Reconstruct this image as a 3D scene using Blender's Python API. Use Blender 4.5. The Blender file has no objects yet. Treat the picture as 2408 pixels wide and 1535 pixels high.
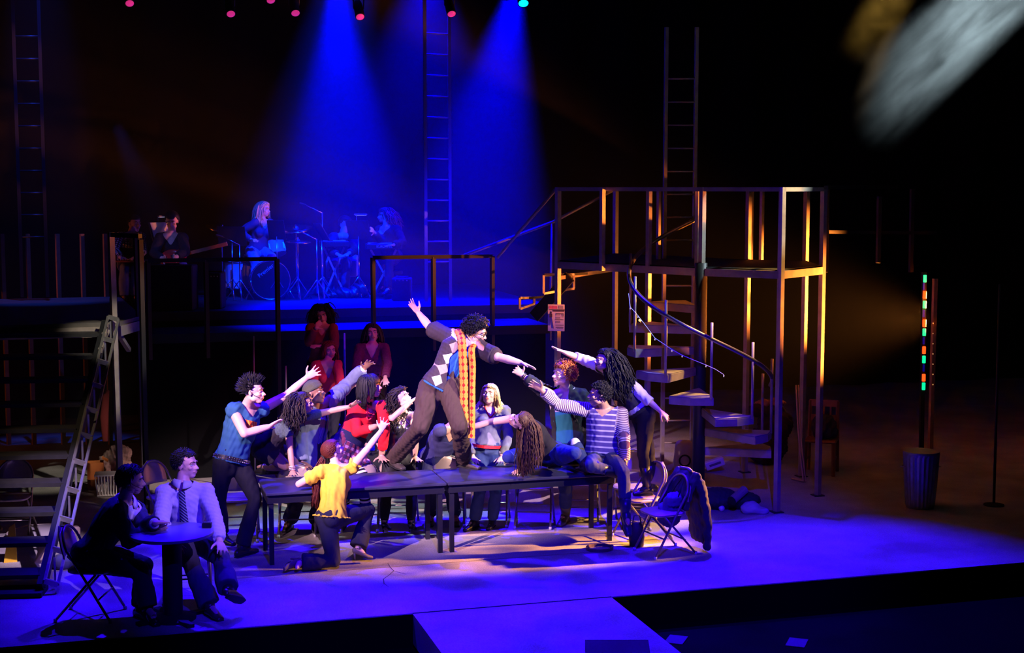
import bpy, bmesh, math, random
import numpy as np
from mathutils import Vector, Matrix
C = bpy.context; PI = math.pi
sc = C.scene
# ------------------------------------------------------------------ camera
F = 3370.0; EYE = 3.8; YAW = math.radians(16); TILT = math.atan(327.5/3370.0)
cd = bpy.data.cameras.new('camera'); cam = bpy.data.objects.new('camera', cd); sc.collection.objects.link(cam)
cd.sensor_width = 36; cd.lens = F/2408*36; cd.clip_end = 200
cam.location = (0, 0, EYE); cam.rotation_euler = (PI/2-TILT, 0, -YAW)
sc.camera = cam
sc.view_settings.view_transform = 'Standard'; sc.view_settings.look = 'None'; sc.view_settings.gamma = 1
sc.view_settings.exposure = 0.0; sc.view_settings.use_curve_mapping = False
sc.cycles.max_bounces = 4; sc.cycles.volume_bounces = 0; sc.cycles.diffuse_bounces = 2; sc.cycles.glossy_bounces = 2
HAZE = .016
TMP = bpy.data.collections.new('tmp'); sc.collection.children.link(TMP)
# ------------------------------------------------------------------ world, haze colour and stage lamps
wd = bpy.data.worlds.new('dark_house'); sc.world = wd; wd.use_nodes = True
wd.node_tree.nodes['Background'].inputs[0].default_value = (.10, .12, .5, 1); wd.node_tree.nodes['Background'].inputs[1].default_value = .004
def spot(name, loc, tgt, col, power, angle, blend=.3, r=.06):
    l = bpy.data.lights.new(name, 'SPOT'); l.color = col; l.energy = power; l.spot_size = math.radians(angle); l.spot_blend = blend; l.shadow_soft_size = r
    o = bpy.data.objects.new(name, l); sc.collection.objects.link(o); o.location = loc
    o.rotation_euler = (Vector(tgt)-Vector(loc)).to_track_quat('-Z', 'Y').to_euler()
    return o
def gobo(o, scale, lo, hi, floor_):
    """break-up pattern plate in front of the lamp"""
    l = o.data; l.use_nodes = True; nt = l.node_tree; em = nt.nodes['Emission']
    ge = nt.nodes.new('ShaderNodeNewGeometry'); n = nt.nodes.new('ShaderNodeTexNoise'); n.inputs['Scale'].default_value = scale; n.inputs['Detail'].default_value = 2
    r_ = nt.nodes.new('ShaderNodeMapRange'); r_.inputs[1].default_value = lo; r_.inputs[2].default_value = hi; r_.inputs[3].default_value = floor_; r_.inputs[4].default_value = 1
    nt.links.new(ge.outputs['Incoming'], n.inputs['Vector']); nt.links.new(n.outputs['Fac'], r_.inputs[0]); nt.links.new(r_.outputs[0], em.inputs['Strength'])
    return o
BLUE = (.018, .0004, 1.0); LAV = (.30, .16, 1.0); ROSE = (1.0, .60, .86); AMBER = (1.0, .42, .08); FIRE = (1.0, .20, .025)
E_ = A_ = None
def px(x, y, D):                                               # a point on the sight line of a picture position, D metres deep
    cy, sy, ct, st = math.cos(YAW), math.sin(YAW), math.cos(TILT), math.sin(TILT)
    a, b = (x-1204)/F, -(y-767.5)/F
    return Vector((D*(sy*ct+a*cy+b*sy*st), D*(cy*ct-a*sy+b*cy*st), EYE+D*(-st+b*ct)))
# blue beams falling through the haze on to the band
spot('blue_beam', px(792, -60, 20.6), px(815, 720, 20.3), (.0, .0, 1.0), 30000, 40, .75, .10)
spot('blue_beam', px(1215, -50, 20.3), px(1075, 720, 20.5), (.0, .0, 1.0), 25000, 40, .75, .10)
spot('blue_beam', px(1010, -120, 21.2), px(960, 700, 21.4), (.0, .0, 1.0), 9000, 62, 1.0, .10)  # wide soft fill, added to light the haze between the two beams
spot('blue_ladder', (-.72, 20.7, 9.2), (-.75, 21.3, 3.2), (.02, .08, 1.0), 1400, 20, .8)
# blue back wash from the upstage pipe
gobo(spot('blue_back', (2.4, 17.6, 7.4), (2.2, 13.4, 0), BLUE, 12000, 44, .4), 13, .40, .58, .25)
gobo(spot('blue_back', (4.9, 17.5, 7.4), (4.2, 13.2, 0), BLUE, 12000, 42, .4), 13, .40, .58, .25)
spot('blue_back', (7.0, 15.6, 7.6), (6.9, 12.7, 0), BLUE, 9500, 38, .8)
spot('blue_back', (1.0, 16.8, 7.4), (.6, 12.6, 0), BLUE, 2600, 40, .5)
# blue front wash from the front-of-house pipe
spot('blue_front', (2.0, 3.0, 9.0), (4.0, 13.5, 0), BLUE, 11000, 34, .6)
# rose-white key lights from both sides of the house
spot('key_left', (-5.5, 6.5, 7.5), (2.75, 14.95, 1.4), ROSE, 27000, 15, .85)
spot('key_right', (10.5, 7.0, 7.0), (4.0, 15.0, 1.4), (1, .74, .72), 20000, 13.5, .9)
spot('lav_left', (6.0, 6.0, 8.0), (.8, 13.25, .95), LAV, 7000, 7.5, .7)
# warm side light from stage left, the fire-coloured glow in the scaffold, and some added fills
gobo(spot('amber_side', (12.0, 13.4, 3.4), (4.5, 14.1, .1), AMBER, 26000, 14, .9), 30, .38, .55, .15)
spot('fire_scaffold', (12.4, 17.7, 1.9), (7.2, 16.5, 2.9), (1, .25, .03), 36000, 29, .7)
spot('fire_front', (11.0, 13.3, .9), (7.2, 16.4, 2.75), (1, .24, .035), 9000, 27, .7)
spot('left_fill', (-4.5, 14.4, 4.4), (.5, 15.6, .6), (1, .72, .42), 420, 20, .7)  # added warm fill for the chairs and floor at left
spot('chair_fill', (-3.5, 9.0, 5.0), px(396, 1118, 15.4), (1, .78, .50), 1500, 3.2, .6)  # added narrow spot, only brightens the cream chair back
spot('haze_glow_fill', (11.5, 18.2, 1.9), (7.0, 19.6, 1.9), (1, .30, .05), 420, 80, 1.0, .3)  # unseen spot added to make the haze beside the lamp strip glow
spot('red_watchers', (6.2, 13.4, 5.8), (2.9, 17.8, 1.5), (1, .06, .22), 430, 16, .6)
# open white and straw beams from high stage left
spot('white_beam', px(3155, -697, 16.5), px(1795, 458, 16.5), (.68, .91, 1.0), 15000, 8.6, .2, .1)
spot('straw_beam', px(2360, -560, 16.5), px(1840, 520, 16.5), (1, .56, .09), 12000, 9, .6, .1)
spot('amber_left', (-4.2, 20.6, 2.9), (-.6, 21.5, 2.5), FIRE, 110, 26, .6)
spot('amber_left', (-3.8, 20.4, 1.2), (-.6, 21.5, 1.4), FIRE, 25, 80, .6)
spot('straw_stair', (3.2, 11.0, 7.5), (.1, 17.4, 1.9), (1, .95, .80), 2600, 8, .6)
spot('lav_stair', (3.5, 9.0, 7.0), (-.4, 15.0, .7), (.76, .56, 1.0), 9000, 9, .8)
spot('band_fill', (3.2, 17.9, 7.6), (3.0, 21.6, 2.6), (.0, .02, 1.0), 11000, 30, .8)  # extra blue spot added to bring out the players
spot('band_left', (.2, 18.1, 4.6), (1.0, 21.0, 2.8), (.10, .15, 1.0), 260, 20, .8)
# ------------------------------------------------------------------ helpers
COL = C.scene.collection
_r = np.array([math.cos(YAW), -math.sin(YAW), 0.0])
_f = np.array([math.sin(YAW)*math.cos(TILT), math.cos(YAW)*math.cos(TILT), -math.sin(TILT)])
_u = np.cross(_r, _f)
_t = np.array([-math.sin(YAW), -math.cos(YAW), 0.0])      # level direction back towards the seats
ZUP = np.array([0.0, 0.0, 1.0])
CAM = np.array([0.0, 0.0, EYE])
A = lambda *v: np.array(v, dtype=float)
def ray(x, y): return _f + (x-1204)/F*_r - (y-767.5)/F*_u
def atz(x, y, z):
    d = ray(x, y); return CAM + (z-EYE)/d[2]*d
def atd(x, y, D): return CAM + D*ray(x, y)
def aty(x, y, Y):
    d = ray(x, y); return CAM + Y/d[1]*d
def nrm(v):
    v = np.asarray(v, dtype=float); n = np.linalg.norm(v); return v/n if n > 1e-9 else v
ORG = {}
def org(o): return ORG.get(o.name, np.zeros(3)) if o else np.zeros(3)

def thing(name, label, cat, loc=(0, 0, 0), group=None, rz=0.0):
    o = bpy.data.objects.new(name, None); COL.objects.link(o)
    o.empty_display_size = 0.1
    o.location = tuple(loc); o.rotation_euler = (0, 0, rz)
    o['label'] = label; o['category'] = cat
    if group: o['group'] = group
    ORG[o.name] = np.array(loc, dtype=float)
    return o
def tag(o, label=None, cat=None, group=None, kind=None):
    if label: o['label'] = label
    if cat: o['category'] = cat
    if group: o['group'] = group
    if kind: o['kind'] = kind
    return o
def link_mesh(name, me, mat, parent=None, smooth=False):
    o = bpy.data.objects.new(name, me); COL.objects.link(o)
    if mat is not None:
        me.materials.clear()
        for m in (mat if isinstance(mat, (list, tuple)) else [mat]): me.materials.append(m)
    if smooth: me.shade_smooth()
    if parent is not None: o.parent = parent
    ORG[o.name] = org(parent)
    return o
def dup(root, loc, rz, label=None, group=None):
    r = root.copy(); COL.objects.link(r); r.location = tuple(loc); r.rotation_euler = (0, 0, rz)
    if label: r['label'] = label
    if group: r['group'] = group
    for ch in list(root.children):
        c = ch.copy(); COL.objects.link(c); c.parent = r
        for g in list(ch.children):
            d = g.copy(); COL.objects.link(d); d.parent = c
    return r

class MB:
    """collects shapes, then links them as ONE mesh object"""
    def __init__(s): s.v = []; s.f = []; s.m = []; s.cur = 0
    def add(s, vs, fs):
        b = len(s.v); s.v.extend([tuple(map(float, q)) for q in vs])
        for q in fs: s.f.append(tuple(i+b for i in q)); s.m.append(s.cur)
        return s
    def box(s, c, size, ax=None, bev=0.0):
        c = np.array(c, float); h = np.array(size, float)/2
        ax = np.eye(3) if ax is None else np.array(ax, float)
        if bev <= 0:
            vs = [c+ax[0]*sx*h[0]+ax[1]*sy*h[1]+ax[2]*sz*h[2] for sx in (-1, 1) for sy in (-1, 1) for sz in (-1, 1)]
            return s.add(vs, [(0, 1, 3, 2), (4, 6, 7, 5), (0, 4, 5, 1), (2, 3, 7, 6), (0, 2, 6, 4), (1, 5, 7, 3)])
        b = min(bev, h.min()*.9); rings = []
        for z, k in ((-h[2], b), (-h[2]+b, 0), (h[2]-b, 0), (h[2], b)):
            rr = []
            x, y = h[0]-k, h[1]-k
            for (px, py) in ((x-b, -y), (x, -y+b), (x, y-b), (x-b, y), (-x+b, y), (-x, y-b), (-x, -y+b), (-x+b, -y)):
                rr.append(c+ax[0]*px+ax[1]*py+ax[2]*z)
            rings.append(rr)
        return s.loft(rings)
    def loft(s, rings, caps=True, closed=True):
        n = len(rings[0]); vs = [p for r in rings for p in r]; fs = []
        for i in range(len(rings)-1):
            for j in range(n if closed else n-1):
                k = (j+1) % n
                fs.append((i*n+j, i*n+k, (i+1)*n+k, (i+1)*n+j))
        if caps and closed:
            fs.append(tuple(range(n))[::-1]); fs.append(tuple(range((len(rings)-1)*n, len(rings)*n)))
        return s.add(vs, fs)
    def bar(s, p, q, w, h, up=None, bev=0.0):
        p = np.array(p, float); q = np.array(q, float); d = q-p; L = np.linalg.norm(d); d = d/L
        up = ZUP if up is None else np.array(up, float)
        if abs(d @ up) > .98: up = A(0, 1, 0)
        x = nrm(np.cross(d, up)); y = np.cross(x, d)
        return s.box((p+q)/2, (w, h, L), (x, y, d), bev)
    def tube(s, pts, r, n=8, caps=True, round_=False):
        pts = [np.array(p, float) for p in pts]; m = len(pts)
        rr = list(r) if hasattr(r, '__len__') else [r]*m
        tang = []
        for i in range(m):
            a = pts[max(i-1, 0)]; b = pts[min(i+1, m-1)]; tang.append(nrm(b-a))
        ref = A(0, 0, 1) if abs(tang[0][2]) < .9 else A(1, 0, 0)
        x = nrm(np.cross(tang[0], ref)); rings = []
        for i in range(m):
            x = nrm(x-tang[i]*(x @ tang[i])); y = np.cross(tang[i], x)
            rings.append([pts[i]+rr[i]*(math.cos(2*PI*k/n)*x+math.sin(2*PI*k/n)*y) for k in range(n)])
        if round_:
            def capr(i, sgn):
                x_ = nrm(rings[i][0]-pts[i]); y_ = np.cross(tang[i], x_); out = []
                for a in (0.45, 0.8):
                    out.append([pts[i]+sgn*tang[i]*rr[i]*a+rr[i]*math.sqrt(1-a*a)*(math.cos(2*PI*k/n)*x_+math.sin(2*PI*k/n)*y_) for k in range(n)])
                return out
            rings = capr(0, -1)[::-1]+rings+capr(m-1, 1)
        return s.loft(rings, caps)
    def sweep(s, secs, n=16, round0=True, round1=True):
        """secs: list of (centre, lateral axis, other axis, a, b): closed elliptical sweep"""
        rings = []
        def ring(c, x, y, a, b): return [c+a*math.cos(2*PI*k/n)*x+b*math.sin(2*PI*k/n)*y for k in range(n)]
        S = [(np.array(c, float), nrm(x), nrm(y), a, b) for c, x, y, a, b in secs]
        def cap(S0, S1):
            c, x, y, a, b = S0; d = nrm(c-S1[0]); e = min(a, b); out = []
            for h in (.35, .65, .88): k = math.sqrt(1-h*h); out.append(ring(c+d*e*h, x, y, a*(1-e/a*(1-k)) if a > 0 else 0, b*k))
            return out
        if round0: rings += cap(S[0], S[1])[::-1]
        rings += [ring(*q) for q in S]
        if round1: rings += cap(S[-1], S[-2])
        return s.loft(rings)
    def ell(s, c, rad, ax=None, nu=16, nv=10):
        c = np.array(c, float); ax = np.eye(3) if ax is None else np.array(ax, float)
        rad = [rad]*3 if not hasattr(rad, '__len__') else rad
        vs = [c-ax[2]*rad[2]]; fs = []
        for j in range(1, nv):
            th = -PI/2+PI*j/nv
            for i in range(nu):
                ph = 2*PI*i/nu
                vs.append(c+ax[0]*rad[0]*math.cos(th)*math.cos(ph)+ax[1]*rad[1]*math.cos(th)*math.sin(ph)+ax[2]*rad[2]*math.sin(th))
        vs.append(c+ax[2]*rad[2]); top = len(vs)-1
        for i in range(nu): fs.append((0, 1+(i+1) % nu, 1+i))
        for j in range(nv-2):
            for i in range(nu):
                k = (i+1) % nu; b = 1+j*nu
                fs.append((b+i, b+k, b+nu+k, b+nu+i))
        b = 1+(nv-2)*nu
        for i in range(nu): fs.append((b+i, b+(i+1) % nu, top))
        return s.add(vs, fs)
    def lathe(s, prof, c=(0, 0, 0), ax=None, n=20):
        """prof: (radius, height) from bottom to top"""
        c = np.array(c, float); ax = np.eye(3) if ax is None else np.array(ax, float)
        rings = [[c+ax[2]*h+max(r, 1e-4)*(math.cos(2*PI*k/n)*ax[0]+math.sin(2*PI*k/n)*ax[1]) for k in range(n)] for r, h in prof]
        return s.loft(rings)
    def prism(s, poly, z0, z1):
        n = len(poly)
        return s.loft([[A(x, y, z0) for x, y in poly], [A(x, y, z1) for x, y in poly]])
    def mesh(s, off=None, name='m'):
        me = bpy.data.meshes.new(name)
        v = np.array(s.v)
        if off is not None: v = v-np.array(off)
        me.from_pydata(v.tolist(), [], s.f)
        if any(s.m): me.polygons.foreach_set('material_index', s.m)
        me.validate(); me.update()
        return me
    def build(s, name, mat, parent=None, smooth=False, recalc=True):
        me = s.mesh(org(parent), name)
        if recalc:
            bm = bmesh.new(); bm.from_mesh(me); bmesh.ops.recalc_face_normals(bm, faces=bm.faces); bm.to_mesh(me); bm.free()
        o = link_mesh(name, me, mat, parent, smooth)
        if smooth == 'auto': me.shade_smooth(); me.set_sharp_from_angle(angle=math.radians(40))
        return o

# ------------------------------------------------------------------ materials
MATS = {}
def mat(name, col, rough=0.6, metal=0.0, noise=0.0, scale=12.0, bump=0.0, spec=0.4, emit=None, es=0.0, coat=0.0):
    if name in MATS: return MATS[name]
    m = bpy.data.materials.new(name); m.use_nodes = True; nt = m.node_tree; b = nt.nodes['Principled BSDF']
    b.inputs['Base Color'].default_value = (*col, 1); b.inputs['Roughness'].default_value = rough
    b.inputs['Metallic'].default_value = metal; b.inputs['Specular IOR Level'].default_value = spec
    if coat: b.inputs['Coat Weight'].default_value = coat
    if emit: b.inputs['Emission Color'].default_value = (*emit, 1); b.inputs['Emission Strength'].default_value = es
    if noise or bump:
        tc = nt.nodes.new('ShaderNodeTexCoord'); nz = nt.nodes.new('ShaderNodeTexNoise')
        nz.inputs['Scale'].default_value = scale; nz.inputs['Detail'].default_value = 4
        nt.links.new(tc.outputs['Object'], nz.inputs['Vector'])
        if noise:
            mx = nt.nodes.new('ShaderNodeMix'); mx.data_type = 'RGBA'
            mx.inputs[6].default_value = (*[c*(1-noise) for c in col], 1); mx.inputs[7].default_value = (*[min(1, c*(1+noise)) for c in col], 1)
            nt.links.new(nz.outputs['Fac'], mx.inputs[0]); nt.links.new(mx.outputs[2], b.inputs['Base Color'])
        if bump:
            bp = nt.nodes.new('ShaderNodeBump'); bp.inputs['Strength'].default_value = bump; bp.inputs['Distance'].default_value = .01
            nt.links.new(nz.outputs['Fac'], bp.inputs['Height']); nt.links.new(bp.outputs['Normal'], b.inputs['Normal'])
    MATS[name] = m; return m
def pattern_mat(name, fn, rough=0.8):
    """cloth whose colour comes from a woven pattern laid out along the garment (attribute 'pat')"""
    if name in MATS: return MATS[name]
    m = bpy.data.materials.new(name); m.use_nodes = True; nt = m.node_tree; b = nt.nodes['Principled BSDF']
    b.inputs['Roughness'].default_value = rough; b.inputs['Specular IOR Level'].default_value = .2
    at = nt.nodes.new('ShaderNodeAttribute'); at.attribute_name = 'pat'
    sp = nt.nodes.new('ShaderNodeSeparateXYZ'); nt.links.new(at.outputs['Vector'], sp.inputs[0])
    def M(op, a, b_=None, c=None):
        n = nt.nodes.new('ShaderNodeMath'); n.operation = op
        for i, q in enumerate((a, b_, c)):
            if q is None: continue
            if isinstance(q, (int, float)): n.inputs[i].default_value = q
            else: nt.links.new(q, n.inputs[i])
        return n.outputs[0]
    def MIX(f, c1, c2):
        n = nt.nodes.new('ShaderNodeMix'); n.data_type = 'RGBA'
        if isinstance(f, (int, float)): n.inputs[0].default_value = f
        else: nt.links.new(f, n.inputs[0])
        for i, c in ((6, c1), (7, c2)):
            if isinstance(c, tuple): n.inputs[i].default_value = (*c, 1)
            else: nt.links.new(c, n.inputs[i])
        return n.outputs[2]
    out = fn(M, MIX, sp.outputs[0], sp.outputs[1], sp.outputs[2])
    nt.links.new(out, b.inputs['Base Color'])
    MATS[name] = m; return m

# ------------------------------------------------------------------ remeshing
def remesh(mb, voxel, smooth_it=4, fac=.5):
    me = mb.mesh()
    o = bpy.data.objects.new('tmp', me); TMP.objects.link(o)
    m = o.modifiers.new('r', 'REMESH'); m.mode = 'VOXEL'; m.voxel_size = voxel; m.use_smooth_shade = True
    if smooth_it:
        k = o.modifiers.new('s', 'SMOOTH'); k.factor = fac; k.iterations = smooth_it
    C.view_layer.update()
    dg = C.evaluated_depsgraph_get()
    ev = o.evaluated_get(dg); out = ev.to_mesh()
    n = len(out.vertices); co = np.empty(n*3); out.vertices.foreach_get('co', co); co = co.reshape(-1, 3)
    lp = np.empty(len(out.loops), dtype=np.int32); out.loops.foreach_get('vertex_index', lp)
    q = lp.reshape(-1, 4).copy()
    ev.to_mesh_clear(); bpy.data.objects.remove(o); bpy.data.meshes.remove(me)
    return co, q
def np_mesh(name, co, q, pat=None):
    me = bpy.data.meshes.new(name)
    me.vertices.add(len(co)); me.vertices.foreach_set('co', np.ascontiguousarray(co, dtype=np.float32).ravel())
    me.loops.add(q.size); me.loops.foreach_set('vertex_index', np.ascontiguousarray(q, dtype=np.int32).ravel())
    me.polygons.add(len(q)); me.polygons.foreach_set('loop_start', np.arange(0, q.size, 4, dtype=np.int32))
    if pat is not None:
        a = me.attributes.new('pat', 'FLOAT_VECTOR', 'POINT'); a.data.foreach_set('vector', np.ascontiguousarray(pat, dtype=np.float32).ravel())
    me.update(calc_edges=True); me.validate(); me.shade_smooth()
    return me
def vnormals(co, q):
    a, b, c, d = (co[q[:, i]] for i in range(4))
    fn = np.cross(c-a, d-b); vn = np.zeros_like(co)
    for i in range(4): np.add.at(vn, q[:, i], fn)
    l = np.linalg.norm(vn, axis=1, keepdims=True); return vn/np.maximum(l, 1e-12)
def wob(p, k, seed):
    """cheap smooth folds: a few summed sine waves"""
    rs = np.random.RandomState(seed); out = np.zeros(len(p))
    for i in range(6):
        w = rs.normal(size=3)*k*(1+.5*i); out += np.sin(p @ w+rs.uniform(0, 6.28))/(1+.5*i)
    return out/2.5
# ------------------------------------------------------------------ people
class Frame:
    def __init__(s, o, x, y, z, sc): s.o, s.x, s.y, s.z, s.s = np.array(o, float), x, y, z, sc
    def __call__(s, x, y, z): return s.o+s.s*(x*s.x+y*s.y+z*s.z)
    def inv(s, p): d = (np.asarray(p)-s.o)/s.s; return np.stack([d @ s.x, d @ s.y, d @ s.z], -1)
    @property
    def ax(s): return (s.x, s.y, s.z)
def level(yaw):
    """facing direction: 0 to the seats, 90 to the right of the stage picture, 180 away"""
    a = math.radians(yaw); return math.cos(a)*_t+math.sin(a)*_r
def left_of(yaw):
    a = math.radians(yaw); return math.cos(a)*_r-math.sin(a)*_t
def rot(v, axis, deg):
    a = math.radians(deg); axis = nrm(axis)
    return v*math.cos(a)+np.cross(axis, v)*math.sin(a)+axis*(axis @ v)*(1-math.cos(a))
WARN = []
def solve(px, parent, L, D, who=''):
    """joint on the sight line through (x, y): sign '+'/'-' = beyond/nearer than its parent at bone length L;
    a number = that many metres beyond the hip; ('z', h) = at height h"""
    x, y, s = px
    if isinstance(s, tuple): return atz(x, y, s[1])
    if isinstance(s, (int, float)): return atd(x, y, D+s)
    d = ray(x, y); o = CAM-parent
    a = d @ d; b = 2*o @ d; c = o @ o-L*L; q = b*b-4*a*c
    if q < 0:
        k = -b/(2*a); p = CAM+k*d
        st = np.linalg.norm(p-parent)/L
        if st > 1.12: WARN.append('%s stretched %.2f at %s' % (who, st, (x, y)))
        return p
    k = (-b+(1 if s == '+' else -1)*math.sqrt(q))/(2*a); return CAM+k*d

VEC = {'cam': _t, 'away': -_t, 'up': ZUP, 'down': -ZUP, 'right': _r, 'left': -_r}
def vec(v): return nrm(VEC[v]) if isinstance(v, str) else nrm(v[0]*_r+v[1]*_t+v[2]*ZUP)

def hand(mb, W, tip, palm, side, s, spread=1.0, curl=8, thumb=1.0):
    d = nrm(tip-W); n = vec(palm) if not isinstance(palm, np.ndarray) else palm
    n = nrm(n-d*(n @ d)); th = np.cross(d, n)*(1 if side == 'R' else -1)
    P = lambda a, b, c: W+s*(a*d+b*th+c*n)
    mb.sweep([(P(-.02, 0, 0), th, n, .026*s, .021*s), (P(.02, .002, 0), th, n, .033*s, .019*s), (P(.055, 0, 0), th, n, .042*s, .017*s), (P(.088, 0, 0), th, n, .042*s, .013*s)], 12)
    for i, (off, ang, L) in enumerate(((.031, 9, .072), (.010, 2, .080), (-.012, -6, .075), (-.032, -15, .060))):
        base = P(.082, off, 0); dd = rot(d, n, -ang*spread*(1 if side == 'R' else -1))
        # spread: rotate towards the thumb for positive angles
        if (rot(d, n, 5) @ th) > 0: dd = rot(d, n, ang*spread)
        else: dd = rot(d, n, -ang*spread)
        ax = np.cross(n, dd); pts = [base]; v = dd; r = (.0098, .0092, .0086, .007)
        for k, l in enumerate((.45, .30, .25)):
            v = nrm(v*math.cos(math.radians(curl))+n*math.sin(math.radians(curl)))
            pts.append(pts[-1]+v*L*l*s)
        mb.tube(pts, [q*s for q in r], 8, round_=True)
    t0 = P(.022, .026, .004); v = nrm(d*.6+th*.8*thumb+n*.25)
    t1 = t0+v*.048*s; v2 = nrm(d*.85+th*.5*thumb+n*.25); t2 = t1+v2*.042*s
    mb.tube([t0, t1, t2], [.0145*s, .0115*s, .009*s], 8, round_=True)

def head_shape(mb, H, sex):
    m = 1.0 if sex == 'm' else .93
    mb.ell(H(0, -.012, .030), [.077*H.s, .097*H.s, .086*H.s], H.ax, 24, 16)
    mb.ell(H(0, .028, -.030), [.060*H.s, .062*H.s, .080*H.s], H.ax, 20, 14)
    mb.ell(H(0, .052, -.088*m), [.034*m*H.s, .034*H.s, .028*H.s], H.ax)
    for k in (-1, 1):
        mb.ell(H(k*.044*m, .012, -.066), [.020*H.s, .034*H.s, .026*H.s], H.ax)
        mb.ell(H(k*.040, .066, -.022), [.022*H.s, .020*H.s, .018*H.s], H.ax)
        mb.ell(H(k*.079, -.008, -.006), [.010*H.s, .019*H.s, .032*H.s], H.ax, 12, 8)
        mb.ell(H(k*.012, .100, -.034), [.010*H.s, .011*H.s, .009*H.s], H.ax, 10, 8)
        mb.ell(H(k*.030, .083, .022), [.024*H.s, .012*H.s, .010*H.s], H.ax, 12, 8)
    mb.tube([H(0, .084, .014), H(0, .100, -.012), H(0, .115, -.030)], [.009*H.s, .010*H.s, .0115*H.s], 8, round_=True)
    mb.ell(H(0, .085, -.060), [.026*H.s, .016*H.s, .018*H.s], H.ax)

def scalp_ok(v, line=.42):
    x, y, z = v
    if y > .30: return z > line+.12*abs(x)
    if y > -.08: return z > -.02 if abs(x) > .5 else z > line
    return z > -.45

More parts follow.
